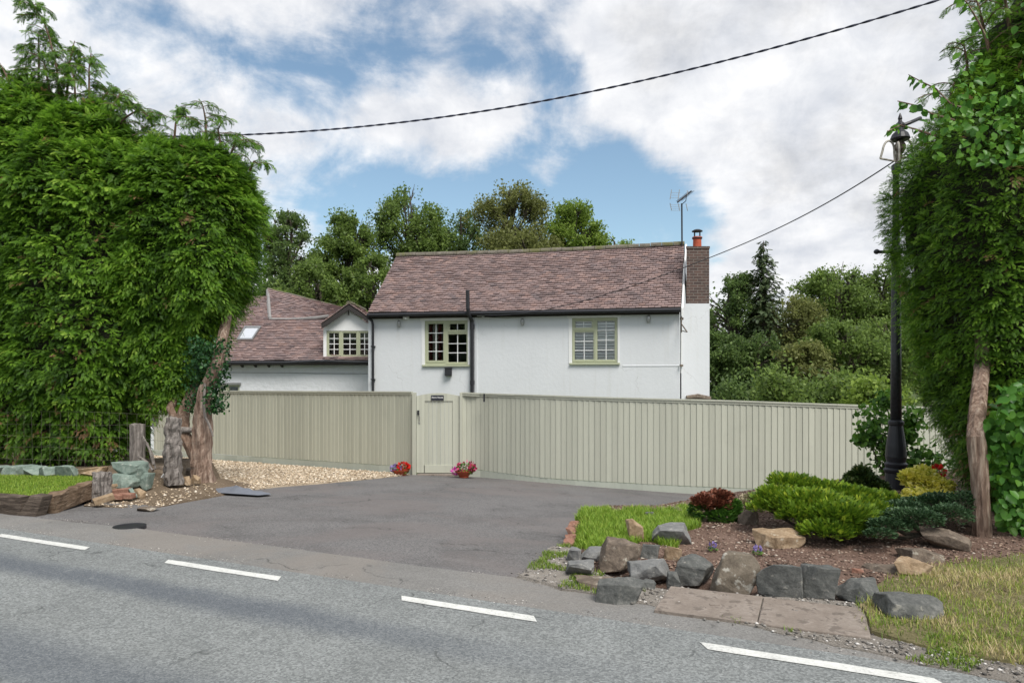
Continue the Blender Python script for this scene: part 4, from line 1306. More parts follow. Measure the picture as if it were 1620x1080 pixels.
fr_path = [(-1.10, 15.45), (-.86, 15.5), (-.1, 14.98), (.64, 14.5), (1.4, 14.2), (2.2, 13.95), (3.1, 13.7), (4.09, 13.55), (5.4, 13.42), (6.9, 13.4), (8.6, 13.5), (11, 14)]
for _ in range(2):
    q_ = [fr_path[0]]
    for i in range(len(fr_path)-1):
        a, c = Vector(fr_path[i]), Vector(fr_path[i+1]); q_ += [tuple(a.lerp(c, .25)), tuple(a.lerp(c, .75))]
    fr_path = q_ + [fr_path[-1]]
tr_ = ytop([(-1.1, W(0, 620, 15.45).z), (-.83, W(0, 621, 15.5).z), (.64, W(0, 624.5, 14.5).z), (2.2, W(0, 628.5, 13.95).z), (4.09, W(0, 632.5, 13.55).z), (6.9, W(0, 641, 13.4).z), (8.6, W(0, 645, 13.5).z), (11, .95)])
def br_(x, y):
    return float(np.interp(x, [-1.1, -.83, .64, 2.2, 4.09, 6.9, 11], [W(0, 752, 15.45).z, W(0, 752, 15.5).z, W(0, 767, 14.5).z, W(0, 775, 13.95).z, W(0, 783, 13.55).z, W(0, 792, 13.4).z, -.95]))
fr_ = fence(fr_path, 'fence', 'curved sage green vertical board fence right of the gate along the drive', tr_, br_)
b = MB(); c = W(766, 629, 15.0); b.box(c + Vector((0, -.0, 0)), (.035, .06, .17)); 
tag(b.build('latch_hook', M['black']), 'small black hook on the fence top right of the gate', 'hook')
for (x, lab) in ((655.5, 'sage green post between the gate and the left fence'), (729.5, 'sage green post between the gate and the right fence')):
    b = MB(); p = W(x, 620.5, 15.42); zb = G(p.x, p.y)
    w_ = .085 if x < 700 else .06
    b.box((p.x, p.y, (p.z + zb) / 2 - .02), (w_, .1, p.z - zb + .04)); 
    tag(b.build('gate_post', M['sage'], bevel=.006), lab, 'post')
# gate
gate = empty('gate', (-1.6, 15.45, -.6), 'sage green arched wooden garden gate with dark name plate', 'gate')
GY = 15.46
gx0, gx1 = (659.5 - 810) / F * GY, (727 - 810) / F * GY
def gtop(x):
    k = (x - gx0) / (gx1 - gx0); return W(0, 626 - 4.5 * math.sin(math.pi * k), GY).z
gzb = W(0, 747, GY).z
# frame
b = MB(); sw = .115
def colm(b, xa, xb_, zb, ztf, y0, y1, k=4):
    for i in range(k):
        p, q = xa + (xb_-xa) * i / k, xa + (xb_-xa) * (i+1) / k
        b.hexa([(p, y0, zb), (q, y0, zb), (q, y1, zb), (p, y1, zb), (p, y0, ztf(p)), (q, y0, ztf(q)), (q, y1, ztf(q)), (p, y1, ztf(p))])
zrail = W(0, 634, GY).z
colm(b, gx0, gx0+sw+.06, gzb, gtop, GY-.045, GY, 3); colm(b, gx1-sw-.03, gx1, gzb, gtop, GY-.045, GY, 3)
kk = 10
for i in range(kk):
    p = gx0+sw+.06 + (gx1-gx0-2*sw-.09) * i / kk; q = gx0+sw+.06 + (gx1-gx0-2*sw-.09) * (i+1) / kk
    b.hexa([(p, GY-.045, zrail), (q, GY-.045, zrail), (q, GY, zrail), (p, GY, zrail), (p, GY-.045, gtop(p)), (q, GY-.045, gtop(q)), (q, GY, gtop(q)), (p, GY, gtop(p))])
b.box(((gx0+gx1)/2, GY-.0225, gzb + .08), (gx1-gx0-2*sw-.09, .045, .16))
b.build('gate_frame', M['sage'], gate)
b = MB(); k = 7; x0g = gx0+sw+.06; wdt = (gx1-sw-.03-x0g) / k
for i in range(k):
    b.box((x0g + (i+.5)*wdt, GY-.012, (gzb+.16+zrail)/2), (wdt-.007, .03, zrail-gzb-.16))
b.build('gate_boards', M['sage'], gate)
b = MB(); b.box(W(661.7, 652.5, GY-.055), (.045, .02, .10)); b.tube([W(661.5, 655.5, GY-.06), W(661.5, 655.5, GY-.1), W(663.5, 655.5, GY-.1)], .01, 8)
b.build('latch', M['black'], gate)
b = MB(); b.tube([W(663.5, 658, GY-.05), W(663.5, 658.5, GY-.085), W(663.5, 664.5, GY-.085), W(663.5, 665, GY-.05)], .009, 8); b.box(W(663.4, 669, GY-.05), (.03, .01, .03))
b.build('handle', M['metalgrey'], gate)
b = MB(); pc = W(692, 629, GY-.053); b.box(pc, (.275, .016, .112)); sign = b.build('name_plate', simple('slate_name_plate', (.03, .032, .042), .4), gate)
def text(s, loc, size, m, parent, name='lettering', rot=(R(90), 0, 0)):
    cu = bpy.data.curves.new(name, 'FONT'); cu.body = s; cu.size = size; cu.extrude = .001; cu.align_x = 'CENTER'; cu.align_y = 'CENTER'; cu.offset = .0008
    o = bpy.data.objects.new(name, cu); COL.objects.link(o)
    dg = bpy.context.evaluated_depsgraph_get(); me = bpy.data.meshes.new_from_object(o.evaluated_get(dg))
    bpy.data.objects.remove(o)
    mt = Matrix.Translation(Vector(loc) - Vector(gate.location)) @ Matrix.Rotation(rot[0], 4, 'X')
    me.transform(mt); me.materials.clear(); me.materials.append(m)
    o = bpy.data.objects.new(name, me); COL.objects.link(o); o.parent = parent
    return o
text('Stone House', pc + Vector((0, -.0095, .008)), .047, M['white'], sign)
# stone step under gate
b = MB(); b.box(((gx0+gx1)/2, GY-.02, gzb - .07), (gx1-gx0-.02, .25, .10)); tag(b.build('doorstep', M['slab'], bevel=.015), 'worn pale stone step beneath the garden gate', 'step')

# ---- concrete slabs by the road
for i, (ua, ub, lb) in enumerate(((1035, 1197, 'left weathered concrete paving slab in front of the rocks'), (1198.5, 1378, 'right weathered concrete paving slab in front of the rocks'))):
    pa = GP(ua, 964 + (ua-1035) * .127, lambda a, b_: .03); pb = GP(ub, 964 + (ub-1035) * .127, lambda a, b_: .03)
    d = (pb - pa); d.z = 0; nn = Vector((-d.y, d.x, 0)).normalized() * .55
    b = MB(); 
    h_ = Vector((0, 0, .055))
    b.hexa([pa - h_, pb - h_, pb + nn - h_, pa + nn - h_, pa, pb, pb + nn, pa + nn])
    if i == 0: b.box(pa.lerp(pb, .55) + nn * .45 + Vector((0, 0, .002)), (.06, .03, .004))
    tag(b.build('paving_slab', M['slab'], bevel=.008), lb, 'paving slab', 'concrete slabs by the road')

# ================================================================ ROCKS
def rock(x0, x1, yt, yb, m, label, flat=0.0, seed=0, depth=.75, zf=None, name='rock', group='rocks around the flower bed', rough=.03, cuts=9, rot=None, z0=None, cat='rock'):
    rn = random.Random(seed * 77 + 5)
    zf_ = zf or bedz
    if z0 is not None: zf_ = lambda a, b_: z0
    base = GP((x0+x1)/2, yb, zf_)
    Z = base.y
    w = (x1-x0) / F * Z; hp = (yb-yt) / F * Z
    D = w * depth
    tilt = (yb - 600) / F
    H = max(hp * .38, hp - D * tilt * (.75 + flat * .25))
    if flat: H = max(.03, hp - D * tilt)
    bm = bmesh.new()
    bmesh.ops.create_cube(bm, size=1)
    for v in bm.verts: v.co = Matrix.Rotation(rn.uniform(-.5, .5), 3, 'Z') @ Matrix.Rotation(rn.uniform(-.28, .28) * (0 if flat else 1), 3, 'Y') @ Matrix.Rotation(rn.uniform(-.22, .22) * (0 if flat else 1), 3, 'X') @ v.co
    for k in range(cuts):
        n = Vector((rn.gauss(0, 1), rn.gauss(0, 1), rn.gauss(.1, .55 if flat else .9))).normalized()
        d = rn.uniform(.36, .58)
        if flat and abs(n.z) > .6: continue
        r = bmesh.ops.bisect_plane(bm, geom=bm.verts[:] + bm.edges[:] + bm.faces[:], plane_co=n * d, plane_no=n, clear_outer=True)
        ed = [e for e in r['geom_cut'] if isinstance(e, bmesh.types.BMEdge)]
        if ed: bmesh.ops.holes_fill(bm, edges=ed)
    xs = [v.co.x for v in bm.verts]; ys = [v.co.y for v in bm.verts]; zs = [v.co.z for v in bm.verts]
    for v in bm.verts:
        v.co.x = (v.co.x - (max(xs)+min(xs))/2) / (max(xs)-min(xs)) * w
        v.co.y = (v.co.y - (max(ys)+min(ys))/2) / (max(ys)-min(ys)) * D
        v.co.z = (v.co.z - min(zs)) / (max(zs)-min(zs)) * (H * 1.22) - .22 * H
    sc = min(w, D, H)
    bmesh.ops.bevel(bm, geom=bm.edges[:], offset=sc * .035, segments=1, affect='EDGES', profile=.6)
    bmesh.ops.triangulate(bm, faces=bm.faces)
    for _ in range(3):
        lg = [e for e in bm.edges if e.calc_length() > max(.022, w * .05)]
        if lg: bmesh.ops.subdivide_edges(bm, edges=lg, cuts=1); bmesh.ops.triangulate(bm, faces=bm.faces)
    for v in bm.verts:
        q = v.co * (5 / max(w, .1)) + Vector((seed * 3.7, 0, 0))
        v.co += v.co.normalized() * (noise.noise(q) * rough * w + noise.ridged_multi_fractal(q * 2.2, 1, 2, 4, 1, 2) * rough * w * .22)
    me = bpy.data.meshes.new(name); bm.to_mesh(me); bm.free(); me.materials.append(M[m])
    o = bpy.data.objects.new(name, me); COL.objects.link(o)
    o.location = (base.x, base.y + D * .42, base.z)
    o.rotation_euler = (rn.uniform(-.05, .05), rn.uniform(-.06, .06), rot if rot is not None else -.25 + rn.uniform(-.15, .15))
    tag(o, label, cat, group)
    return o
RK = [
 (896, 921, 863, 886, 'slate', 'small flat grey slab at the left corner of the rock edging', 1),
 (919, 963, 861, 884, 'slate', 'thin flat grey slab under the grass beside the big brown boulder', 1),
 (951, 1019, 847, 899, 'brownrock', 'large leaning dark brown boulder at the left end of the flower bed', 0),
 (1014, 1046, 858, 884, 'basalt', 'small dark stone wedged behind the leaning brown boulder', 0),
 (990, 1021, 818, 857, 'tanrock', 'upright tan stone standing in the bright grass', 0),
 (1028, 1101, 820, 861, 'slate', 'broad flat topped grey rock between the grass and the bark', 1),
 (995, 1067, 881, 918, 'slate', 'wide grey rock in front of the leaning brown boulder', 0),
 (896, 943, 879, 909, 'slate', 'flat pale stone lying in the corner below the two thin slabs', 1),
 (907, 984, 902, 935, 'brownrock', 'broad flat brown stone behind the square black block', 1),
 (948, 1020, 910, 956, 'basalt', 'square black block nearest the road at the rock corner', 0),
 (1014, 1041, 914, 934, 'basalt', 'small dark stone right beside the square black block', 1),
 (1056, 1078, 902, 927, 'basalt', 'small pointed dark stone at the top corner of the paving slabs', 0),
 (1052, 1081, 860, 886, 'tanrock', 'small orange tan stone behind the dark wedge boulder', 0),
 (1064, 1135, 874, 923, 'basalt', 'dark wedge shaped boulder left of the lichen covered block', 0),
 (1130, 1209, 866, 937, 'lichenrock', 'large square brown block spotted with pale lichen', 0),
 (1207, 1277, 882, 945, 'basalt', 'upright black block right of the lichen covered block', 0),
 (1275, 1337, 886, 949, 'basalt', 'upright dark triangular rock with a pale patch near its top', 0),
 (1332, 1400, 909, 955, 'basalt', 'low faceted dark rock at the right end of the paving slabs', 0),
 (1406, 1507, 932, 981, 'basalt', 'long low grey rock lying alone on the grass', 0),
 (1379, 1449, 886, 923, 'brownrock', 'long low brown rock on the edge of the bark, above the faceted dark rock', 0),
 (1425, 1480, 877, 912, 'tanrock', 'tan and orange rock at the end of the bark beside the grass', 0),
 (1436, 1512, 861, 890, 'brownrock', 'long brown rock under the trailing dark shrub', 0),
 (1473, 1552, 832, 871, 'brownrock', 'big rounded brown boulder at the foot of the conifer trunk', 0),
 (1201, 1279, 832, 876, 'tanrock', 'tan angular rock on the bark in front of the golden juniper', 0),
 (1172, 1204, 803, 830, 'brownrock', 'brown stone half hidden left of the golden juniper', 0),
 (1060, 1088, 800, 813, 'brownrock', 'small low stone at the back of the grass', 1),
 (1020, 1040, 808, 820, 'basalt', 'tiny dark stone sunk in the back of the grass', 0),
]
for i, (x0, x1, yt, yb, m, lb, fl) in enumerate(RK):
    z0 = None
    if x0 == 1406: z0 = .035
    elif yb > 915: z0 = .01
    elif yb > 875 and x0 < 1300: z0 = .035
    if lb.startswith('square brown') : z0 = 0
    rock(x0, x1, yt, yb, m, lb, fl, i + 1, depth=1.1 if fl else .7, z0=z0, rough=.035 if m != 'lichenrock' else .02, cuts=(6 + i % 4) if m != 'lichenrock' else 15)
# brick edging at the left of the bed
for k, (x, y) in enumerate(((908, 832), (905, 842), (903, 852), (901, 861))):
    rock(x - 9, x + 9, y - 10, y + 2, 'redbrick', ('topmost', 'second', 'third', 'lowest')[k] + ' reddish brick in the left edging of the bright grass', 0, 60 + k, 1.2, name='edging_brick', group='bricks edging the grass', cuts=4, rough=.015, z0=-.03, cat='brick')
# pebbles of colour on the bark
rock(1350, 1368, 896, 909, 'redbrick', 'small reddish stone on the bark behind the faceted dark rock', 0, 71, z0=.07)

# left: green grey stones along the hedge foot
LK = [(-34, 14, 733, 751, 'greenrock', 'green grey stone at the left picture edge below the hedge'),
 (-4, 44, 734, 752, 'greenrock', 'low green grey stone second from the left below the hedge'),
 (24, 70, 736, 753, 'greenrock', 'flat pointed green grey stone third from the left below the hedge'),
 (52, 90, 736, 754, 'greenrock', 'pointed green grey stone left of the rounded one below the hedge'),
 (83, 119, 734, 754, 'greenrock', 'rounded green grey stone beside the pale tan one below the hedge'),
 (120, 164, 735, 755, 'tanrock', 'long pale tan stone below the hedge beside the green boulders')]
for i, (x0, x1, yt, yb, m, lb) in enumerate(LK):
    rock(x0, x1, yt, yb, m, lb, 0, 100 + i * 3, .8, zf=lawnz, group='stones along the hedge foot', cuts=5)
LK2 = [(166, 222, 727, 753, 'greenrock', 'large pale green boulder on top of the heap at the end of the hedge', .14, 0),
 (192, 230, 736, 762, 'greenrock', 'blocky green boulder on the right of the heap below the top one', .06, 0),
 (163, 212, 747, 768, 'greenrock', 'long flat green slab on the front of the boulder heap', .03, 1),
 (212, 240, 744, 769, 'greenrock', 'dark green stone at the right foot of the boulder heap', .0, 0),
 (175, 197, 762, 772, 'tanrock', 'small yellow tan stone under the long green slab', .0, 0),
 (238, 252, 757, 764, 'tanrock', 'flat tan stone left of the shaggy grey post', -.06, 1),
 (284, 302, 752, 766, 'tanrock', 'tan stone block between the shaggy post and the conifer trunk', -.06, 0),
 (300, 316, 750, 764, 'tanrock', 'tan stone against the foot of the conifer trunk', -.06, 0),
 (290, 308, 738, 753, 'brownrock', 'brown stone behind the shaggy grey post', -.06, 0),
 (240, 262, 735, 756, 'brownrock', 'grey brown lump of root beside the shaggy grey post', -.06, 0),
 (209, 226, 772, 786, 'tanrock', 'tan stone at the right end of the broken bricks', -.08, 0)]
for i, (x0, x1, yt, yb, m, lb, z0, fl) in enumerate(LK2):
    rock(x0, x1, yt, yb, m, lb, fl, 120 + i * 2, .7, group='stones at the end of the hedge', cuts=6, z0=z0)
def brick_at(x, y, z0, size, rz, m, label, tilt=(0, 0), name='brick'):
    p = GP(x, y, lambda a, b_: z0)
    b = MB(); Mx = Matrix.Rotation(rz, 3, 'Z') @ Matrix.Rotation(tilt[0], 3, 'X') @ Matrix.Rotation(tilt[1], 3, 'Y')
    b.box(p + Vector((0, .05, size[2]/2)), size, Mx)
    return tag(b.build(name, M[m], bevel=.006), label, 'brick', 'broken bricks at the end of the hedge')
brick_at(160, 795, -.02, (.22, .10, .07), .7, 'tanrock', 'pale cream brick lying tilted beside the sleeper end', (0.1, -.25))
brick_at(188, 781, -.05, (.22, .10, .06), .1, 'redbrick', 'upper reddish brick in the small heap', (.05, -.1))
brick_at(196, 789, -.07, (.2, .11, .065), -.1, 'redbrick', 'lower reddish brick in the small heap', (.05, 0))
brick_at(182, 790, -.07, (.12, .10, .06), .5, 'redbrick', 'half of a broken reddish brick beside the cream brick', (.1, .1))
brick_at(207, 783, -.05, (.24, .05, .04), -.9, 'greenrock', 'thin dark strip of slate leaning on the broken bricks', (.2, .3))
brick_at(258, 761, -.05, (.10, .03, .10), .5, 'white', 'small white square tile at the foot of the shaggy post', (.5, .5), 'tile')
for i, (x, y, w_) in enumerate(((214, 806, .42),)):
    rock(208, 242, 801, 808, 'brownrock', 'thin brown flake of stone lying on the drive', 1, 201, .9, zf=lambda a, b_: G(a, b_), name='stone_flake', group=None)
p = GP(205, 832, lambda a, b_: 0.0)
b = MB(); b.lathe((p.x, p.y, -.03), [(.15, 0), (.15, .036), (.13, .038), (.125, .034), (.01, .034)], 24)
tag(b.build('drain_cover', M['black']), 'small dark round cover set in the drive near the road', 'drain cover')

# sleepers
def beam(pa, pb, w, h, m, label, z, name='sleeper', group='timber sleepers round the lawn', n=14, seed=0):
    pa, pb = Vector((*pa, z)), Vector((*pb, z)); d = (pb-pa).normalized(); q = Vector((-d.y, d.x, 0))
    b = MB(); vs = []; fs = []
    for i in range(n+1):
        c = pa.lerp(pb, i / n)
        for k, (a, e_) in enumerate(((-.5, 0), (-.5, .45), (-.46, .96), (-.2, 1.0), (.46, .98), (.5, .5), (.5, 0))):
            r = noise.noise(Vector((i * .5 + seed, k * 1.7, seed))) * .022
            vs.append(c + q * (a * w + r) + Vector((0, 0, e_ * h + (r * 1.2 if e_ > .3 else 0))))
    for i in range(n):
        for k in range(6): fs.append((i*7+k, i*7+k+1, (i+1)*7+k+1, (i+1)*7+k))
    fs += [tuple(range(7)), tuple(n*7 + k for k in range(6, -1, -1))]
    b.add(vs, fs); return tag(b.build(name, M[m]), label, 'timber sleeper', group)
beam((-5.28, 7.74), (-8.2, 8.72), .16, .21, 'sleeperd', 'dark timber sleeper in front of the lawn running out of the picture', -.03, seed=1)
beam((-5.14, 7.86), (-5.36, 9.1), .15, .20, 'sleeper', 'brown timber sleeper along the drive side of the lawn', -.04, seed=5)
b = MB(); b.prism([(-5.33, 7.66, -.03), (-5.11, 7.62, -.03), (-5.06, 7.66, .19), (-5.22, 7.70, .2)], (.03, .14, 0)); tag(b.build('corner_post', M['sleeperd'], bevel=.01), 'short dark timber post at the corner of the two sleepers', 'post')

# weathered posts
def roughpost(pts, rad, m, label, name='fence_post', n=22, seed=0, amp=.2, sub=14):
    P = []; Rr = []
    pts = [Vector(p) for p in pts]
    for i in range(len(pts)-1):
        for j in range(sub):
            P.append(pts[i].lerp(pts[i+1], j / sub)); Rr.append(rad[i] + (rad[i+1]-rad[i]) * j / sub)
    P.append(pts[-1]); Rr.append(rad[-1])
    b = MB(); b.tube(P, Rr, n)
    V = []
    for q, v in enumerate(b.v):
        k = q % n; i = q // n; c = P[i]; v = Vector(v)
        an = noise.noise(Vector((math.cos(k/n*6.283) * 2.6, math.sin(k/n*6.283) * 2.6, i * .16 + seed))) + .8 * noise.noise(Vector((math.cos(k/n*6.283) * 7, math.sin(k/n*6.283) * 7, i * .45 + seed)))
        q3 = c + (v - c) * (1 + amp * an)
        if i >= len(P) - 2: q3.z += .05 * noise.noise(Vector((k * .9, seed, 1)))
        V.append(q3)
    b.v = [tuple(v) for v in V]
    return b
p0 = GP(217, 736, lambda a, b_: .12)
roughpost([(p0.x, p0.y, .0), (p0.x, p0.y, Z_(671, p0.y))], [.11, .11], 'greywood', '', seed=3, amp=.12)
tag(roughpost([(p0.x, p0.y, .0), (p0.x, p0.y, Z_(671, p0.y))], [.11, .105], 'greywood', '', seed=3, amp=.12).build('fence_post', M['greywood']), 'thick upright grey weathered post behind the boulder heap', 'post')
p0 = GP(275, 766, lambda a, b_: -.05)
tag(roughpost([(p0.x, p0.y, -.05), (p0.x - .02, p0.y, .5), (p0.x + .01, p0.y, Z_(661, p0.y))], [.12, .11, .09], 'greywood', '', seed=9, amp=.38).build('fence_post', M['greywood']), 'shaggy broken grey post with peeling bark between hedge and trunk', 'post')
p0 = GP(160, 782, lambda a, b_: .0)
tag(roughpost([(p0.x, p0.y, -.1), (p0.x - .0, p0.y + .02, Z_(747, p0.y))], [.11, .10], 'greywood', '', seed=14, amp=.3).build('stump', M['greywood']), 'short split grey stump at the end of the brown sleeper', 'stump')

# ================================================================ FOLIAGE TOOLS
def unit(v): return v / np.maximum(np.linalg.norm(v, axis=-1, keepdims=True), 1e-9)
_kr = np.random.default_rng(3); _K = _kr.normal(size=(9, 3)); _PH = _kr.random(9) * 6.28
def nnoise(P, s, o=0.0): return np.mean(np.sin(P @ (_K.T * s) + _PH + o), axis=1) * 1.7
def frond_template(pairs=5, spread=42, droop=.35, wid=.07, blen=.42):
    V = []; Fc = []
    def kite(b0, d, L, w):
        n = np.array([-d[1], d[0]]); i = len(V)
        for q in (b0, b0 + d * L * .45 + n * w, b0 + d * L, b0 + d * L * .45 - n * w): V.append((q[0], q[1]))
        Fc.append((i, i+1, i+2, i+3))
    for k in range(pairs):
        s = .08 + .8 * k / pairs; L = blen * (1 - .11 * k)
        for sg in (-1, 1):
            a = R(spread); kite(np.array([s + (.05 if sg > 0 else 0), 0.0]), np.array([math.cos(a), sg * math.sin(a)]), L, wid)
    kite(np.array([.5, 0.0]), np.array([1.0, 0.0]), .5, wid); kite(np.array([0, 0.0]), np.array([1.0, 0.0]), .6, wid * .45)
    V = np.array(V); z = -droop * V[:, 0] ** 2 - .12 * np.abs(V[:, 1])
    return np.column_stack([V, z]), np.array(Fc)
LEAF4 = (np.array([(0, 0, 0), (.45, .32, .06), (1, 0, -.08), (.45, -.32, .06)], float), np.array([(0, 1, 2, 3)]))
LEAF6 = (np.array([(0, 0, 0), (.3, .36, .08), (.72, .3, .05), (1, 0, -.12), (.72, -.3, .05), (.3, -.36, .08)], float), np.array([(0, 1, 2, 3), (0, 3, 4, 5)]))
FROND = frond_template(); FROND_S = frond_template(4, 38, .2, .09, .45); FROND_J = frond_template(5, 34, -.15, .05, .42)
NEEDLE = frond_template(4, 50, .25, .10, .5)
def place(P, T, Nn, size, tpl):
    """instances of tpl at P with axis T, face normal Nn; returns V, F"""
    V, Fc = tpl
    T = unit(T); B = unit(np.cross(Nn, T)); Nn = np.cross(T, B)
    size = np.asarray(size)[:, None, None]
    out = P[:, None] + (T[:, None] * V[None, :, 0:1] + B[:, None] * V[None, :, 1:2] + Nn[:, None] * V[None, :, 2:3]) * size
    k = len(V)
    FF = (Fc[None] + (np.arange(len(P)) * k)[:, None, None]).reshape(-1, Fc.shape[1])
    return out.reshape(-1, 3), FF, len(Fc)
def foliage(name, P, T, Nn, size, tpl, tint, m, parent=None):
    V, FF, k = place(P, T, Nn, size, tpl)
    return np_mesh(name, V, FF, np.repeat(np.clip(tint, 0, 1), k), m, parent)
def rdir(n): return unit(rng.normal(size=(n, 3)))

# ================================================================ CONIFER HEDGES
UP = np.array([0, 0, 1.0])
def hedge_surface(n, c, a, b_, prof, zr, e=3.2, rough=.07, front=.72, arc=(3.0, 7.6)):
    """random points and normals on the lumpy skin of a clipped conifer"""
    ph = np.where(rng.random(n) < .82, arc[0] + rng.random(n) * (arc[1]-arc[0]), rng.random(n) * 6.283)
    z = zr[0] + (zr[1]-zr[0]) * rng.random(n)
    return hs_at(ph, z, c, a, b_, prof, e, rough)
LEAN = 0.0
def hs_at(ph, z, c, a, b_, prof, e, rough):
    mult = np.interp(z, [p[0] for p in prof], [p[1] for p in prof])
    cx_, sy_ = np.cos(ph), np.sin(ph)
    r = 1 / (np.abs(cx_ / a) ** e + np.abs(sy_ / b_) ** e) ** (1 / e)
    X = c[0] + LEAN * np.maximum(0, 3.2 - z) + r * cx_ * mult; Y = c[1] + r * sy_ * mult
    P = np.column_stack([X, Y, z])
    nn = unit(np.column_stack([np.sign(cx_) * np.abs(cx_ * r / a) ** (e-1) / a, np.sign(sy_) * np.abs(sy_ * r / b_) ** (e-1) / b_, np.zeros(len(z))]))
    dz = np.interp(z + .15, [p[0] for p in prof], [p[1] for p in prof]) - np.interp(z - .15, [p[0] for p in prof], [p[1] for p in prof])
    nn = unit(nn + np.column_stack([np.zeros(len(z)), np.zeros(len(z)), -dz / .3 * (a+b_) / 2]))
    P = P + nn * (nnoise(P, 2.2) * rough + nnoise(P, 6.5, 1.0) * rough * 1.25)[:, None]
    return P, nn, mult
def conifer(name, label, c, a, b_, prof, n, size, trunk=None, leaders=(), e=3.2, loose_top=0.0, rough=.11, group=None, m='thuja', droop=.35, arc=(3.0, 7.6)):
    root = empty(name, (c[0], c[1], G(c[0], c[1])), label, 'conifer', group)
    zr = (prof[0][0], prof[-1][0])
    # solid dark backing shell against see-through, inner shade put into its colour
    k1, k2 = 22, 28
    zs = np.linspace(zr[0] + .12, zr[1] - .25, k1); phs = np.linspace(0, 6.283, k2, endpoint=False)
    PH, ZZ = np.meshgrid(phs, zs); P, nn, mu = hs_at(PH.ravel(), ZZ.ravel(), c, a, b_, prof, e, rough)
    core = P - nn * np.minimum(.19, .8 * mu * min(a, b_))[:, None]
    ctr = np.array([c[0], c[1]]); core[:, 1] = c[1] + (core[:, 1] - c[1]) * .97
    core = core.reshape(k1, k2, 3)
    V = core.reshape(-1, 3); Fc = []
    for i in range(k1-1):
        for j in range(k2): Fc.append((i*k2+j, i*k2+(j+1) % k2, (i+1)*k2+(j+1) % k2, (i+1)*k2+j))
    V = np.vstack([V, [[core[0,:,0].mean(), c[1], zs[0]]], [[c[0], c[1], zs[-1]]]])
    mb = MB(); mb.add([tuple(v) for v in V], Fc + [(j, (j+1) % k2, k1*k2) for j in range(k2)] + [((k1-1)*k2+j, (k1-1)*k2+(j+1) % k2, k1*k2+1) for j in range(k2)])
    mb.build('dark_core', M['thujacore'], root, smooth=True)
    K = 7; npl = n // K
    P, nn, mu = hedge_surface(npl, c, a, b_, prof, zr, e, rough, arc=arc)
    npl = len(P); n = npl * K
    deep = rng.random(npl) ** 1.7 * .30 + .07
    P = P - nn * deep[:, None]
    t = unit(nn * .8 + UP * rng.normal(.22, .30, npl)[:, None] + rdir(npl) * .55)
    fn = unit(UP * .9 + nn * .5 + rdir(npl) * .5)
    sd = unit(np.cross(t, fn))
    PLn = size * 1.5 * (.6 + .8 * rng.random(npl))
    s01 = np.tile((np.arange(K) + .5) / K, npl); I = np.repeat(np.arange(npl), K)
    sg = np.where(np.arange(n) % 2 == 0, 1.0, -1.0)[:, None]
    P = P[I] + t[I] * (PLn[I] * s01)[:, None] - UP * (PLn[I] * .35 * s01 ** 2)[:, None] + sd[I] * sg * (size * .12) + rng.normal(size=(n, 3)) * size * .06
    T_ = t[I] - UP * (.5 * s01)[:, None] + sd[I] * sg * (1.0 - .75 * s01)[:, None] + rdir(n) * .18
    pt = .5 + .17 * nnoise(P[::K], 3.0, 2.0) + rng.normal(0, .17, npl)
    t = T_; fn = fn[I] + rdir(n) * .25
    tint = pt[I] + rng.normal(0, .09, n) + .10 * (s01 - .5)
    tint = np.minimum(tint, .96)
    brown = (rng.random(npl) < .012 + .07 * (P[::K, 2] < 1.0))[I]; tint[brown] = 1
    s = size * (.95 - .35 * s01) * (.75 + .5 * rng.random(n))
    if loose_top:
        zt = (P[:, 2] > zr[1] - loose_top); s[zt] *= 1.35
    Pl, Tl, Nl, Sl, TTl = [P], [t], [fn], [s], [tint]
    tw = MB()
    for path in leaders:
        path = [Vector(q) for q in path]
        tw.tube(path, [.022 - .016 * i / (len(path)-1) for i in range(len(path))], 6)
        L = sum((path[i+1]-path[i]).length for i in range(len(path)-1)); k = 0
        nbr = int(L * 15)
        def along(s):
            s = s * (len(path)-1); i = min(int(s), len(path)-2); return path[i].lerp(path[i+1], s-i)
        for q in range(nbr):
            sN = (q + .5) / nbr; p = along(sN)
            rl = (.62 * (1 - sN) ** .8 + .12) * random.uniform(.6, 1.1)
            an = random.uniform(0, 6.283); d = Vector((math.cos(an), math.sin(an), .55)).normalized()
            pts = []
            pos = p.copy(); 
            for w_ in range(6):
                pts.append(pos.copy()); pos = pos + d * rl / 5; d = (d + Vector((0, 0, -.26))).normalized()
            tw.tube(pts, [.006] * 6, 4)
            m_ = int(rl * 42) + 3
            for z_ in range(m_):
                f = (z_ + random.random()) / m_; i = min(4, int(f * 5)); pp = pts[i].lerp(pts[i+1], f * 5 - i)
                dd = (pts[i+1]-pts[i]).normalized()
                Pl.append(np.array([pp])); Tl.append(np.array([dd]) * .7 + rdir(1) * .6 + np.array([[0, 0, -.25]])); Nl.append(rdir(1) * .6 + UP[None]); Sl.append(np.array([size * 1.35 * random.uniform(.6, 1.0)])); TTl.append(np.array([random.gauss(.42, .17)]))
    P, t, fn, s, tint = (np.concatenate(q) for q in (Pl, Tl, Nl, Sl, TTl))
    foliage('foliage', P, t, fn, s, frond_template(6, 38, droop, .034, .40), tint, M[m], root)
    if tw.v: tw.build('leader_shoots', M['bark'], root)
    if trunk:
        for tb in trunk:
            roughpost(tb[0], tb[1], None, '', seed=len(label) + tb[0][0][0], amp=.2, sub=10, n=18).build('trunk', M[tb[2]], root)
    return root

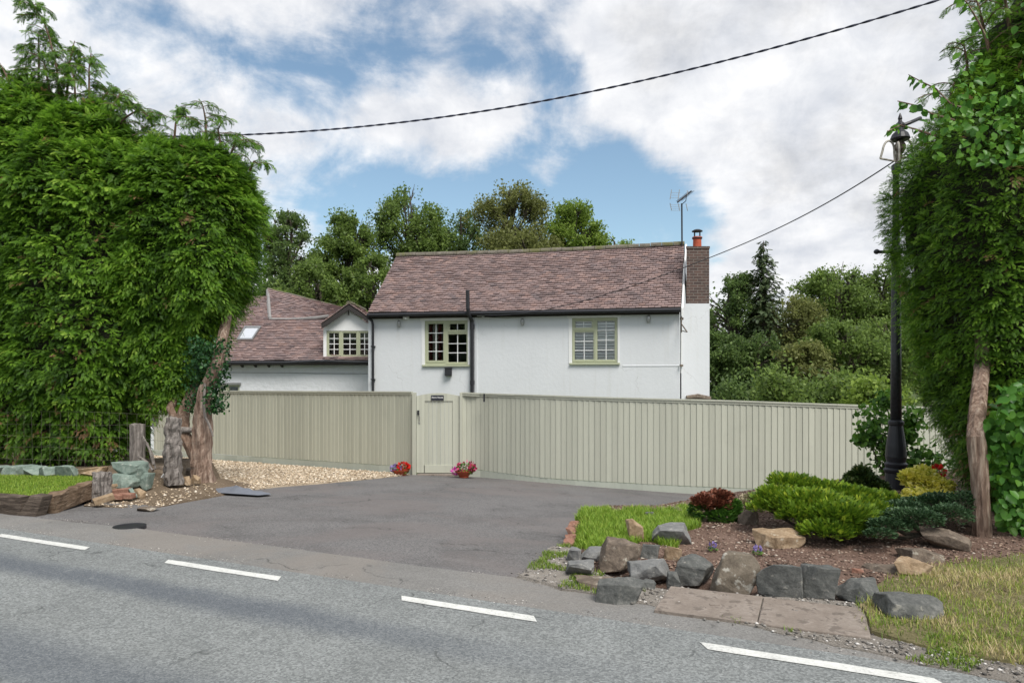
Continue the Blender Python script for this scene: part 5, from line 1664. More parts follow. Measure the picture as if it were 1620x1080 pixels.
g1 = GP(322, 762, lambda a, b_: -.1)
LEAN = -.22
T1 = conifer('conifer', 'bright green trimmed conifer at the drive end of the left hedge on twisted bare trunks', (-5.16, 11.55), 1.02, .95,
    [(1.0, .28), (1.3, .42), (1.75, .44), (2.0, .50), (2.3, .64), (2.6, .82), (2.95, .95), (3.2, 1.0), (4.2, 1.0), (4.6, .86), (4.9, .66), (5.15, .38), (5.4, .04)], 72000, .125,
    trunk=[([(g1.x, g1.y, -.2), (g1.x - .03, g1.y, .25), (g1.x - .03, g1.y + .02, .8), (g1.x + .04, g1.y + .02, 1.3), (g1.x + .2, g1.y + .02, 1.7), (g1.x + .1, g1.y + .7, 2.6)], [.18, .145, .135, .10, .085, .06], 'barkr'),
           ([(g1.x - .1, g1.y + .02, .25), (g1.x - .33, g1.y + .05, .65), (g1.x - .42, g1.y + .25, .95), (g1.x - .45, g1.y + .9, 1.6)], [.10, .085, .08, .06], 'bark'),
           ([(g1.x - .42, g1.y + .1, .7), (g1.x - .62, g1.y + .25, 1.0), (g1.x - .70, g1.y + .9, 1.5)], [.06, .055, .045], 'bark')],
    leaders=[[W(325, 230, 11.6), W(326, 195, 11.6), W(322, 172, 11.5), W(318, 160, 11.45)], [W(275, 230, 11.8), W(278, 195, 11.8), W(290, 182, 11.7), W(298, 192, 11.6)], [W(365, 245, 11.6), W(372, 225, 11.5), W(384, 222, 11.5)], [W(350, 235, 11.6), W(345, 205, 11.6), W(352, 192, 11.5)], [W(395, 270, 11.4), W(402, 255, 11.4), W(412, 262, 11.3)], [W(240, 240, 11.8), W(238, 215, 11.8), W(232, 205, 11.8)]],
    loose_top=1.2, group='conifers of the left hedge')
LEAN = 0.0
T2 = conifer('conifer', 'tall shaggy conifer in the middle of the left hedge, behind the trimmed end tree', (-6.92, 11.75), 1.1, 1.0,
    [(.15, .5), (.6, .70), (1.1, .85), (1.7, 1.0), (4.6, 1.0), (5.0, .84), (5.4, .58), (5.8, .3), (6.0, .05)], 56000, .135,
    trunk=[([(-7.0, 11.6, -.2), (-6.9, 11.7, 1.0), (-6.8, 12, 4)], [.11, .1, .06], 'bark')],
    leaders=[[W(142, 200, 11.9), W(141, 140, 11.9), W(141, 108, 11.9), W(144, 84, 11.9)], [W(165, 200, 11.8), W(180, 165, 11.7), W(190, 148, 11.7)], [W(170, 215, 11.7), W(200, 185, 11.6), W(222, 172, 11.6), W(238, 188, 11.5)], [W(120, 180, 12), W(118, 130, 12), W(112, 105, 12)], [W(150, 170, 12), W(172, 145, 12), W(195, 148, 12)]],
    loose_top=2.0, group='conifers of the left hedge')
T3 = conifer('conifer', 'tallest conifer of the left hedge with a bent tip reaching above the others', (-8.25, 12.1), 1.2, 1.0,
    [(.08, .65), (.5, .9), (1.1, 1.0), (4.6, 1.0), (5.2, .84), (5.8, .55), (6.2, .3), (6.5, .05)], 50000, .135,
    trunk=[([(-7.85, 11.5, -.2), (-7.9, 11.6, .9), (-8.1, 12, 4)], [.16, .14, .07], 'bark')],
    leaders=[[W(95, 170, 12.1), W(90, 110, 12.1), W(78, 60, 12.1), W(68, 30, 12.1), W(52, 10, 12.1), W(38, 8, 12.1)], [W(60, 150, 12.2), W(62, 90, 12.2), W(60, 50, 12.2)], [W(105, 160, 12.1), W(110, 100, 12.1), W(118, 65, 12.1)], [W(20, 150, 12.2), W(10, 120, 12.2), W(0, 100, 12.2)], [W(80, 150, 12), W(70, 100, 12), W(55, 85, 12)]],
    loose_top=2.2, group='conifers of the left hedge')
T4 = conifer('conifer', 'conifer of the left hedge cut by the left picture edge', (-9.9, 12.7), 1.2, 1.0,
    [(.08, .65), (.8, 1.0), (4.8, 1.0), (5.6, .8), (6.2, .5), (6.6, .05)], 16000, .17, trunk=[([(-9.6, 11.9, -.2), (-9.7, 12.2, 3)], [.14, .08], 'bark')],
    leaders=[[W(-20, 150, 12.4), W(-20, 95, 12.4)]], loose_top=2, group='conifers of the left hedge')
# ivy on the end trunk
P = []
for k in range(2400):
    z = random.uniform(.95, 2.1); an = random.uniform(0, 6.283); r = .13 + random.random() ** 2 * .22
    P.append((g1.x + .05 + .07 * (z - 1) - .05 + math.cos(an) * r, g1.y + .05 + math.sin(an) * r, z))
P = np.array(P); P = P[nnoise(P, 4) > -.35]; n_ = len(P)
tag(foliage('ivy', P, rdir(n_) + [0, 0, -.6], rdir(n_) + [0, -1.0, .3], .05 * (.6 + .7 * rng.random(n_)), LEAF6, rng.random(n_), M['ivy']), 'dark ivy climbing the bare trunk at the drive end of the left hedge', 'ivy')
b = MB(); tag(roughpost([W(286, 680, g1.y - .02), W(312, 680, g1.y - .02)], [.045, .04], None, '', seed=2, amp=.15).build('rail', M['greywood']), 'short horizontal log rail between the shaggy post and the trunk', 'rail')
# stock netting
b = MB()
for k, dz in enumerate((.15, .32, .5, .68, .86)):
    pts = []
    for (x, y0) in ((-20, 740), (80, 742), (150, 744), (217, 746), (272, 755), (320, 758)):
        p = GP(x, y0, lambda a, b_: .05); pts.append((p.x, p.y - .14, .08 + dz + random.uniform(-.02, .02)))
    b.tube(pts, .0018, 4)
for k in range(26):
    f = k / 25; x = -20 + 340 * f; y0 = 740 + 18 * f; p = GP(x, y0, lambda a, b_: .05)
    b.tube([(p.x, p.y - .14, .1), (p.x + random.uniform(-.03, .03), p.y - .14, .96)], .0011, 4)
tag(b.build('wire_netting', simple('rusty_wire', (.14, .12, .10), .7)), 'sagging wire stock netting in front of the left hedge', 'wire fence')
b = MB(); p = GP(236, 720, lambda a, b_: -.3)
b.box((W(228, 700, 12.9).x, 12.9, .35), (.22, .04, 1.5)); tag(b.build('board', M['sleeperd']), 'dark brown upright board behind the thick grey post', 'board')
# dead sticks and leaning branch
b = MB()
for (pa, pb, r) in (((219, 722), (242, 744), .022), ((226, 690), (243, 735), .016), ((233, 700), (246, 742), .012)):
    a_ = W(pa[0], pa[1], 10.6); c_ = W(pb[0], pb[1], 10.4); b.tube([a_, a_.lerp(c_, .5) + Vector((.02, 0, .02)), c_], r, 6)
tag(b.build('branch', M['greywood']), 'bare dead sticks leaning beside the thick grey post', 'stick', None, 'stuff')
b = MB(); pts = [W(340, 606, g1.y - .15), W(338, 640, g1.y - .17), W(341, 660, g1.y - .17), W(347, 672, g1.y - .17), W(353, 690, g1.y - .17)]
b.tube([q + Vector((-.15, 0, 0)) for q in pts], [.02, .022, .022, .02, .012], 6)
tag(b.build('woody_stem', M['greywood']), 'pale woody stem winding down the ivy covered trunk', 'stem')
# tarp
b = MB(); k = 16
c0 = GP(372, 778, lambda a, b_: G(a, b_) + .02)
vs = []
for i in range(k):
    for j in range(7):
        u = i / (k-1) - .5; v = j / 6 - .5
        x = c0.x + u * 1.15 * (1 - .4 * abs(v)) ; y = c0.y + v * .42 - u * .25
        vs.append((x, y, G(x, y) + .02 + max(0, .04 + .13 * abs(noise.noise(Vector((u * 9, v * 8, 3))))) * (1 - (2*u) ** 2) * (1 - abs(2 * v) ** 2)))
b.add(vs, [(i*7+j, (i+1)*7+j, (i+1)*7+j+1, i*7+j+1) for i in range(k-1) for j in range(6)])
tag(b.build('ground_sheet', simple('blue_grey_plastic', (.14, .15, .175), .55), smooth=True), 'crumpled blue grey plastic sheet on the edge of the gravel', 'plastic sheet')
for (c, r) in (((-8.4, 12.05), .5),): pass

# ---- right hedge
g2 = GP(1562, 850, bedz)
H1 = conifer('conifer', 'clipped dense conifer at the lamp post end of the right hedge with one bare trunk', (5.255, 7.2), 1.16, .98,
    [(.12, .35), (.5, .52), (.83, .64), (1.14, .76), (1.45, .83), (1.9, .89), (2.4, .96), (2.8, 1.04), (3.3, 1.06), (3.6, 1.02), (3.9, .90), (4.2, .76), (4.6, .5), (4.95, .2), (5.1, .05)], 120000, .085,
    trunk=[([(g2.x + .02, g2.y + .08, -.1), (g2.x - .0, g2.y + .08, .45), (g2.x - .03, g2.y + .1, .95), (g2.x + .10, g2.y + .28, 1.2), (g2.x + .48, g2.y + .78, 1.6), (g2.x + .6, g2.y + 1.0, 3.0)], [.080, .068, .066, .066, .062, .05], 'barkr')],
    leaders=[[W(1530, 150, 7.3), W(1530, 100, 7.3), W(1525, 70, 7.3)], [W(1500, 170, 7.3), W(1510, 130, 7.3)]],
    e=3.4, rough=.055, group='conifers of the right hedge', droop=.2, arc=(1.5, 6.0))
H2 = conifer('conifer', 'taller conifer of the right hedge cut by the right picture edge', (6.22, 7.15), 1.5, 1.1,
    [(.1, .55), (.7, .75), (1.5, .95), (2.5, 1.0), (4.2, 1.0), (5.2, .9), (5.8, .6), (6.2, .1)], 42000, .095,
    trunk=[([(6.3, 6.8, -.1), (6.4, 7.0, 3)], [.12, .08], 'barkr')],
    leaders=[[W(1575, 120, 7.1), W(1560, 60, 7.1), W(1548, 10, 7.0), W(1540, -20, 7.0)], [W(1600, 60, 7.1), W(1590, 0, 7.1), W(1590, -40, 7.1)]],
    e=3.4, rough=.08, group='conifers of the right hedge', droop=.2, arc=(1.9, 5.4))
# broad leaved climber on the right hedge
def climber(label, P, sz, m='climber', nm='climber', nrm=(-.2, -1.0, .45)):
    n_ = len(P)
    return tag(foliage(nm, P, rdir(n_) * .8 + [0, -.2, -.6], rdir(n_) * .55 + np.array(nrm), sz * (.55 + .7 * rng.random(n_)), LEAF6, rng.normal(.5, .22, n_), M[m]), label, 'climber', None)
P = []
for _ in range(2300):
    x = random.uniform(1550, 1700); y = random.uniform(600, 842)
    if x < 1578 and (y < 640 or y > 760): continue
    if ((x - 1640) / 85) ** 2 + ((y - 722) / 125) ** 2 > 1 + .35 * noise.noise(Vector((x * .03, y * .03, 1))): continue
    q = W(x, y, random.gauss(6.12, .16)); P.append(tuple(q))
P = np.array(P); P = P[nnoise(P, 4.5, 1) > -.25]
climber('large round green leaves growing over the right hedge beside the bare trunk', P, .085)
P = []
for _ in range(1500):
    x = random.uniform(1430, 1700); y = random.uniform(-40, 260)
    if y < 250 - (x - 1430) * 2.2: continue
    q = W(x, y, random.gauss(6.25, .12)); P.append(tuple(q))
P = np.array(P); P = P[nnoise(P, 2.5, 4) > .05]
top_cl = empty('climber', (5, 6.3, 3.8), 'bright broad leaves and long shoots at the top left of the right hedge', 'climber')
n_ = len(P)
foliage('leaves', P, rdir(n_) * .8 + [0, -.2, -.6], rdir(n_) * .6 + np.array((-.2, -1, .45)), .07 * (.55 + .7 * rng.random(n_)), LEAF6, rng.normal(.7, .2, n_), M['climber'], top_cl)
b = MB(); LP, LT = [], []
for pts in ([(1540, 175), (1505, 165), (1480, 140), (1455, 128), (1437, 118)], [(1510, 190), (1475, 180), (1445, 166), (1420, 160)], [(1480, 215), (1450, 205), (1425, 198), (1404, 208)], [(1560, 60), (1545, 30), (1530, 5), (1515, -10)]):
    b = MB(); q = [W(x, y, 6.6) for x, y in pts]; b.tube(q, [.012, .009, .007, .005, .003][:len(q)], 5)
    for i in range(len(q)-1):
        for j in range(5):
            p = q[i].lerp(q[i+1], (j + .5) / 5); LP.append(p)
    b.build('shoot', M['barkr'], top_cl)
LP = np.array([tuple(p) for p in LP]); n_ = len(LP)
foliage('shoot_leaves', LP, rdir(n_) * .7 + [-.3, 0, -.7], rdir(n_) * .7 + [0, -1, .3], .095 * (.45 + .7 * rng.random(n_)), LEAF6, rng.normal(.7, .2, n_), M['climber'], top_cl)

# ================================================================ LAMP POST
LZ = 8.7; lx = W(1417.5, 0, LZ).x
lamp = empty('street_lamp', (lx, LZ, -.15), 'old black iron lamp post with a broken lantern beside the right hedge', 'lamp post')
zz = lambda y: Z_(y, LZ)
b = MB()
b.lathe((lx, LZ, 0), [(.175, -.3), (.175, .02), (.15, .05), (.125, .07), (.12, zz(748)), (.135, zz(745)), (.14, zz(742)), (.115, zz(739)), (.125, zz(736)), (.13, zz(733)), (.105, zz(730)), (.118, zz(722)), (.112, zz(705)), (.09, zz(685)), (.075, zz(673)), (.088, zz(671)), (.09, zz(667)), (.072, zz(664))], 24)
b.build('pedestal', M['black'], lamp, smooth=False)
b = MB(); b.lathe((lx, LZ, 0), [(.064, zz(665)), (.058, zz(560)), (.053, zz(440)), (.045, zz(402)), (.062, zz(401)), (.062, zz(395)), (.044, zz(394)), (.036, zz(275)), (.05, zz(272)), (.055, zz(262)), (.03, zz(259))], 20)
b.build('shaft', simple('chipped_black_paint', (.03, .032, .036), .38, 0, .5, 30, .4, 30, .5), lamp, smooth=True)
b = MB(); b.tube([W(1386, 398.5, LZ), W(1450, 398.5, LZ)], .02, 8)
for x in (1387, 1449): 
    b.lathe(W(x, 402, LZ), [(.012, 0), (.03, .012), (.036, .03), (.03, .048), (.012, .06)], 12)
b.build('ladder_bar', M['black'], lamp)
lant = MB()
lc = W(1424, 240, LZ)
lant.lathe((lc.x, lc.y, 0), [(.10, zz(222)), (.115, zz(220)), (.09, zz(212)), (.05, zz(207)), (.045, zz(203)), (.055, zz(199)), (.05, zz(196)), (.025, zz(193)), (.02, zz(190)), (.026, zz(188)), (.018, zz(184)), (.004, zz(179))], 16)
lant.tube([W(1427, 199, LZ), W(1440, 194, LZ), W(1456, 187, LZ + .1)], .022, 8)
lt = lant.build('lantern', M['black'], lamp)
def dframe(c, w, h, rz, tiltx):
    pts = []
    for k in range(13):
        a = math.pi * k / 12; pts.append(Vector((-math.cos(a) * w * (.5 if True else 1) , 0, math.sin(a) * h * .55 + h * .45)))
    pts = [Vector((-w*.62, 0, 0))] + pts + [Vector((w*.62, 0, 0)), Vector((-w*.62, 0, 0))]
    Mx = Matrix.Rotation(rz, 3, 'Z') @ Matrix.Rotation(tiltx, 3, 'Y')
    return [Mx @ p + c for p in pts]
b = MB()
for (cx_, cy_, rz, ti, dy) in ((1404, 253, .15, .12, 0), (1420, 257, 1.25, -.1, -.05), (1431, 249, -.4, 0, .1)):
    b.tube(dframe(W(cx_, cy_, LZ + dy), .155, .235, rz, ti), .013, 6)
b.build('lantern_frame', simple('flaking_cream_paint', (.42, .39, .34), .7, 0, .4, 25), lamp)
b = MB(); b.tube([(lc.x-.02, LZ, zz(262)), (lc.x, LZ, zz(240))], .03, 8); b.lathe((lc.x, LZ, zz(243)), [(.035, 0), (.06, .05), (.065, .1), (.04, .15)], 14)
b.build('bulb_holder', M['brownrock'], lamp)

# ================================================================ CABLES
def interp_path(pts, n):
    t = [0]; 
    for i in range(1, len(pts)): t.append(t[-1] + (Vector(pts[i]) - Vector(pts[i-1])).length)
    pts = np.array([tuple(p) for p in pts]); s = np.linspace(0, t[-1], n)
    # smooth with quadratic fit per coordinate
    return np.column_stack([np.polyval(np.polyfit(t, pts[:, k], 4), s) for k in range(3)]), t[-1]
pp = [(-300, 206), (0, 214), (185, 214), (370, 212.5), (600, 198), (870, 161), (1100, 108), (1300, 52.5), (1485, 0), (1750, -82)]
pts = [W(x, y, 14.5 - 5.0 * (x + 300) / 2050) for x, y in pp]
C, L = interp_path(pts, 900)
b = MB()
T = unit(np.gradient(C, axis=0)); Sd = unit(np.cross(T, UP)); U2 = np.cross(Sd, T); an = np.linspace(0, L / .42 * 6.283, len(C))[:, None]
for ph in (0, math.pi):
    Q = C + (Sd * np.cos(an + ph) + U2 * np.sin(an + ph)) * .0085
    b.tube([tuple(q) for q in Q], .0095, 5)
tag(b.build('overhead_cable', simple('dark_blue_cable', (.03, .035, .065), .5), smooth=True), 'thick twisted overhead cable crossing the whole sky', 'cable')
pp = [(1560, 150), (1417, 255), (1300, 326), (1200, 374), (1125, 406), (1060, 433), (980, 459), (900, 482), (830, 494), (762, 499)]
zs_ = [8.6, 9.6, 11.0, 12.7, 14.2, 15.4, 16.6, 17.7, 18.5, 19.05]
pts = [W(x, y, z) for (x, y), z in zip(pp, zs_)]
C, L = interp_path(pts, 120); b = MB(); b.tube([tuple(q) for q in C], .0095, 5)
tag(b.build('service_cable', M['black'], smooth=True), 'thin black cable running from the right hedge down to the cottage eaves', 'cable')
b = MB(); b.tube([wpx(600, 499.5, .03), wpx(700, 501.5, .03), wpx(742, 500.5, .03)], .006, 4); b.tube([wpx(762, 501, .03), wpx(800, 503, .03), wpx(830, 501, .03), wpx(860, 498, .03)], .006, 4)
tag(b.build('eaves_cable', M['black']), 'thin sagging wire clipped along the wall under the eaves', 'cable')

# ================================================================ GARDEN PLANTS
def pads(name, label, cat, padlist, n, size, m, tpl, tintmu=.5, tintsd=.2, upb=.5, core=True, group=None, base=None, droop=0, lumpy=.25):
    """a low shrub made of overlapping flattened pads: (centre, rx, ry, rz)"""
    c0 = Vector(base) if base is not None else Vector(padlist[0][0])
    root = empty(name, c0, label, cat, group)
    Pl, Tl, Nl, TT = [], [], [], []
    areas = np.array([p[1] * p[2] for p in padlist]); areas /= areas.sum()
    for (c, rx, ry, rz), ar in zip(padlist, areas):
        k = int(n * ar); d = rdir(k); d[:, 2] = np.where(d[:, 2] < -.25, -d[:, 2], d[:, 2])
        sh = (1 - .45 * rng.random(k) ** 1.5)[:, None]
        P = np.array(c) + d * np.array([rx, ry, rz]) * sh
        lump = 1 + lumpy * nnoise(P, 8.0) + .15 * nnoise(P, 19.0)
        P = np.array(c) + (P - np.array(c)) * lump[:, None]
        Pl.append(P); Tl.append(d * np.array([1, 1, .35]) + UP * upb + rdir(k) * .4); Nl.append(UP * .8 + d * .4 + rdir(k) * .4)
        TT.append(rng.normal(tintmu, tintsd, k) + .12 * nnoise(P, 8))
    P, T, Nn, TT = map(np.concatenate, (Pl, Tl, Nl, TT))
    foliage('foliage', P, T, Nn, size * (.65 + .7 * rng.random(len(P))), tpl, TT, M[m], root)
    b = MB()
    for (c, rx, ry, rz) in padlist:
        c = Vector(c); st = Vector((c0.x, c0.y, c0.z)); mid = st.lerp(c, .5) + Vector((0, 0, -.03))
        b.tube([st, mid, c, c + Vector((rx * .5 * random.choice((-1, 1)), 0, rz * .3))], [.018, .014, .009, .004], 6)
        for q in range(14):
            d = Vector(rdir(1)[0]); b.tube([c, c + Vector((d.x * rx, d.y * ry, abs(d.z) * rz)) * .85], [.006, .002], 4)
    b.build('stems', M['treebark'], root)
    return root
def pad(px, py, Z, rw, rh, rd=None):
    c = W(px, py, Z); return (tuple(c), rw / F * Z, (rd or rw * .8) / F * Z, rh / F * Z)
jl = [pad(1255, 768, 6.9, 45, 11), pad(1300, 778, 6.8, 45, 14), pad(1235, 792, 6.5, 38, 14), pad(1285, 800, 6.3, 52, 17), pad(1345, 790, 6.6, 52, 16), pad(1395, 796, 6.7, 38, 12),
      pad(1330, 818, 6.0, 58, 19), pad(1262, 818, 6.1, 38, 14), pad(1310, 842, 5.85, 44, 14), pad(1370, 812, 6.3, 44, 17), pad(1350, 840, 5.9, 38, 14), pad(1215, 806, 6.4, 26, 12)]
pads('juniper', 'spreading golden green juniper in the middle of the flower bed', 'juniper', jl, 17000, .062, 'juniper', FROND_J, .50, .24, .30, base=W(1310, 850, 6.4), lumpy=.38)
cl_ = [pad(1405, 832, 5.75, 40, 12), pad(1450, 822, 5.8, 46, 15), pad(1495, 818, 5.9, 40, 20), pad(1520, 800, 6.1, 28, 22), pad(1430, 808, 6.3, 46, 14), pad(1390, 845, 5.6, 26, 8), pad(1475, 798, 6.4, 45, 16)]
pads('cotoneaster', 'trailing dark green small leaved shrub between the juniper and the conifer trunk', 'shrub', cl_, 12000, .026, 'cotoneaster', LEAF4, .5, .22, .3, base=W(1460, 845, 6.1))
el = [pad(1462, 765, 7.3, 34, 22), pad(1440, 758, 7.3, 16, 14), pad(1485, 775, 7.2, 24, 20), pad(1465, 788, 7.1, 30, 12)]
pads('euonymus', 'yellow variegated shrub right of the lamp post foot', 'shrub', el, 4200, .042, 'euonymus', LEAF6, .5, .25, .6, base=W(1465, 805, 7.2))
dl = [pad(1362, 768, 7.9, 26, 18), pad(1345, 775, 7.8, 20, 14), pad(1385, 776, 7.8, 18, 14), pad(1362, 752, 7.9, 12, 10)]
pads('dwarf_conifer', 'small dark green conifer behind the golden juniper', 'conifer', dl, 2600, .06, 'darkcon', FROND_S, .5, .22, .9, base=W(1362, 800, 7.9))
rl = [pad(1128, 800, 7.0, 26, 17), pad(1140, 788, 7.0, 16, 11), pad(1112, 796, 6.9, 15, 10)]
rc = pads('dwarf_conifer', 'rusty red brown dwarf conifer at the right end of the bright grass', 'conifer', rl, 2300, .05, 'redcon', FROND_S, .5, .22, .9, base=W(1130, 826, 7.0))
gl = [pad(1150, 812, 6.95, 18, 11), pad(1106, 806, 6.95, 12, 9), pad(1140, 820, 6.9, 16, 8), pad(1160, 802, 7.0, 9, 8)]
P_, T_, N_, t_ = [], [], [], []
for (c, rx, ry, rz) in gl:
    d = rdir(420); P_.append(np.array(c) + d * np.array([rx, ry, rz])); T_.append(d + UP * .5); N_.append(UP + d * .4 + rdir(420) * .3); t_.append(rng.normal(.4, .2, 420))
foliage('green_shoots', np.concatenate(P_), np.concatenate(T_), np.concatenate(N_), np.full(420*4, .05), FROND_S, np.concatenate(t_), M['shrub'], rc)
crl = [pad(1188, 792, 7.4, 20, 12), pad(1178, 798, 7.2, 14, 9), pad(1204, 786, 7.5, 12, 9)]
pads('groundcover', 'cream coloured low plant between the rusty conifer and the juniper', 'plant', crl, 2200, .024, 'cream', LEAF4, .5, .25, .6, base=W(1188, 806, 7.3))
# leafy shrub behind the lamp post
def leafy(name, label, c0, clumps, n, size, m, tpl=LEAF6, cat='shrub', trunk_r=.02, group=None):
    root = empty(name, c0, label, cat, group); c0 = Vector(c0); Pl = []; b = MB()
    for (c, r) in clumps:
        c = Vector(c); mid = c0.lerp(c, .55) + Vector((random.uniform(-.1, .1), 0, random.uniform(0, .1))); b.tube([c0, mid, c], [trunk_r, trunk_r * .6, trunk_r * .25], 6)
        k = n // len(clumps)
        for q in range(6):
            d = Vector(rdir(1)[0]); b.tube([c, c + d * r * .9], [trunk_r * .25, .002], 4)
        P = np.array(c) + rng.normal(size=(k, 3)) * r * .5; Pl.append(P)
    P = np.concatenate(Pl); n_ = len(P)
    foliage('foliage', P, rdir(n_) + [0, 0, -.1], rdir(n_) * .8 + [0, -.4, .7], size * (.5 + .8 * rng.random(n_)), tpl, rng.normal(.5, .25, n_), M[m], root)
    b.build('stems', M['treebark'], root)
    return root
sc_ = [(W(1385, 662, 9.8), .22), (W(1372, 690, 9.7), .16), (W(1395, 700, 9.8), .2), (W(1440, 665, 9.9), .16), (W(1455, 725, 9.8), .24), (W(1440, 740, 9.8), .22), (W(1475, 740, 9.7), .28), (W(1405, 730, 9.8), .2), (W(1400, 635, 9.9), .14), (W(1432, 690, 9.8), .16)]
leafy('garden_shrub', 'fresh green leafy shrub behind the lamp post in front of the fence', W(1440, 800, 9.8), sc_, 1700, .085, 'shrub')
rf = empty('flower', W(1484, 760, 8.6), 'red flower glimpsed between the yellow shrub and the right hedge', 'flower')
c = W(1484, 745, 8.6); d = rdir(60); foliage('petals', np.array(c) + d * .045, d, rdir(60), np.full(60, .055), LEAF6, rng.random(60), M['petalred'], rf)
b = MB(); b.tube([W(1484, 790, 8.6), c], .006, 5); b.build('stem', M['shrub'], rf)
for (x, y, lb) in ((1130, 874, 'small violet flower left of the lichen covered block'), (1202, 880, 'small violet flower right of the lichen covered block')):
    c = GP(x, y, bedz) + Vector((0, .05, .045)); fl_ = empty('flower', c, lb, 'flower', 'violet flowers in the bark')
    d = rdir(26); foliage('petals', np.array(c) + d * .02, d + UP, rdir(26), np.full(26, .022), LEAF6, rng.random(26), M['petalvio'], fl_)
    d = rdir(20); d[:, 2] = abs(d[:, 2]) * .3; foliage('leaves', np.array(c) + d * .02 - [0, 0, .03], d, rdir(20) * .3 + UP, np.full(20, .03), LEAF6, rng.random(20), M['shrub'], fl_)
# flower bowls at the gate
def bowl(px, py, Z, r, m, label, fl):
    c = W(px, py, Z); root = empty('flower_bowl', c, label, 'flower pot')
    b = MB(); h = r * .75
    b.lathe(c, [(r*.5, 0), (r*.55, h*.12), (r*.5, h*.18), (r*.85, h*.7), (r*1.0, h*.92), (r*1.03, h), (r*.9, h), (r*.8, h*.8)], 24); b.build('bowl', M[m], root, smooth=False)
    for (nm, mm, ox, oz, rr, k, ty) in fl:
        d = rdir(k); P = np.array(c) + np.array([ox * r, -.02, h + oz * r]) + d * np.array([rr, rr * .8, rr * .6]) * r
        foliage(nm, P, d + rdir(k) * .5, rdir(k) + [0, -.6, .5], np.full(k, .055) * (.6 + .6 * rng.random(k)), LEAF6, rng.random(k), M[mm], root)
bowl(634, 753, 15.1, .19, 'petalred' if False else 'terracotta', 'red bowl of red and violet flowers on the gravel left of the gate', [('leaves', 'shrub', 0, .0, .75, 90, 0), ('red_flowers', 'petalred', .3, .3, .6, 150, 0), ('violet_flowers', 'petalvio', -.55, .12, .5, 110, 0)])
bowl(734, 755, 15.0, .19, 'terracotta', 'terracotta bowl of pink and crimson flowers on the drive right of the gate', [('leaves', 'shrub', .2, .2, .8, 170, 0), ('crimson_flowers', 'petalpink', .25, .45, .95, 90, 0), ('crimson_blooms', 'petalpink', .95, .3, .35, 60, 0), ('magenta_flowers', 'petalmag', -.85, .0, .4, 80, 0)])

# ================================================================ WOODLAND BEHIND
GZ = -1.5
def tree(px, ytop, Z, wpx_, label, m='oak', ybot=None, clumps=34, leaves=9000, size=.26, dens=1.0, seed=0, tr=.28, gap=1.0, bark='treebark', zfill=None, name='tree', group='woodland trees behind the cottage', cr=.17):
    rn = random.Random(seed)
    top = W(px, ytop, Z); hw = wpx_ / F * Z; x0 = top.x
    zb = W(px, ybot, Z).z if ybot else GZ + 2.5
    H = top.z - zb; zc = zb + H * .5
    root = empty(name, (x0, Z, GZ), label, 'tree', group)
    b = MB(); cls = []
    fork = GZ + (zb - GZ) * .7 + H * .12
    cols = [Vector((x0, Z, GZ)), Vector((x0 + rn.uniform(-.2, .2), Z, fork)), Vector((x0 + rn.uniform(-.5, .5), Z, zb + H * .45)), Vector((x0 + rn.uniform(-.3, .3), Z, zb + H * .8)), Vector((x0, Z, top.z - .3))]
    b.tube(cols, [tr, tr * .8, tr * .5, tr * .2, tr * .06], 8)
    clumps = int(clumps * 1.7); leaves = int(leaves * 1.9); size = size * .66
    for k in range(clumps):
        while True:
            d = Vector((rn.uniform(-1, 1), rn.uniform(-1, 1), rn.uniform(-1, 1)))
            if .25 < d.length < 1: break
        d = d.normalized() * (d.length ** .6)
        zz_ = d.z; w_ = 1 if zz_ > -.3 else 1
        c = Vector((x0 + d.x * hw, Z + d.y * hw * .9, zc + d.z * H * .5 * .93))
        r = hw * cr * 1.35 * rn.uniform(.7, 1.4); cls.append((c, r))
        # limb
        s = min(.85, max(.05, (c.z - fork) / max(.1, top.z - fork) * .7)); a = cols[1].lerp(cols[4], s)
        mid = a.lerp(c, .5) + Vector((0, 0, .06 * (c - a).length)) + Vector((rn.uniform(-.2, .2), 0, rn.uniform(-.2, .2)))
        b.tube([a, mid, c], [tr * .28 * (1 - s * .6), tr * .15, .02], 5, cap=False)
        for q in range(4):
            e_ = c + Vector((rn.gauss(0, 1), rn.gauss(0, 1), rn.gauss(0, 1))) * r * .45
            b.tube([mid.lerp(c, .6), e_], [.035, .012], 4, cap=False)
    Pl = []; tn = []
    tot = sum(r * r for c, r in cls)
    for c, r in cls:
        k = int(leaves * r * r / tot); d = np.clip(rng.normal(size=(k, 3)), -2.1, 2.1) * .56
        Pl.append(np.array(c) + d * np.array([r * 1.15, r * 1.15, r * .85])); tn.append(rng.normal(.5 + rn.gauss(0, .10), .2, k))
    P = np.concatenate(Pl); tn = np.concatenate(tn)
    keepm = nnoise(P, 2.6, seed) > -.25 * dens; P = P[keepm]; tn = tn[keepm]; n_ = len(P)
    foliage('crown', P, rdir(n_) + [0, 0, -.2], rdir(n_) * .9 + [0, 0, .6], size * (.5 + .8 * rng.random(n_)), LEAF4, tn, M[m], root)
    b.build('trunk', M[bark], root)
    return root
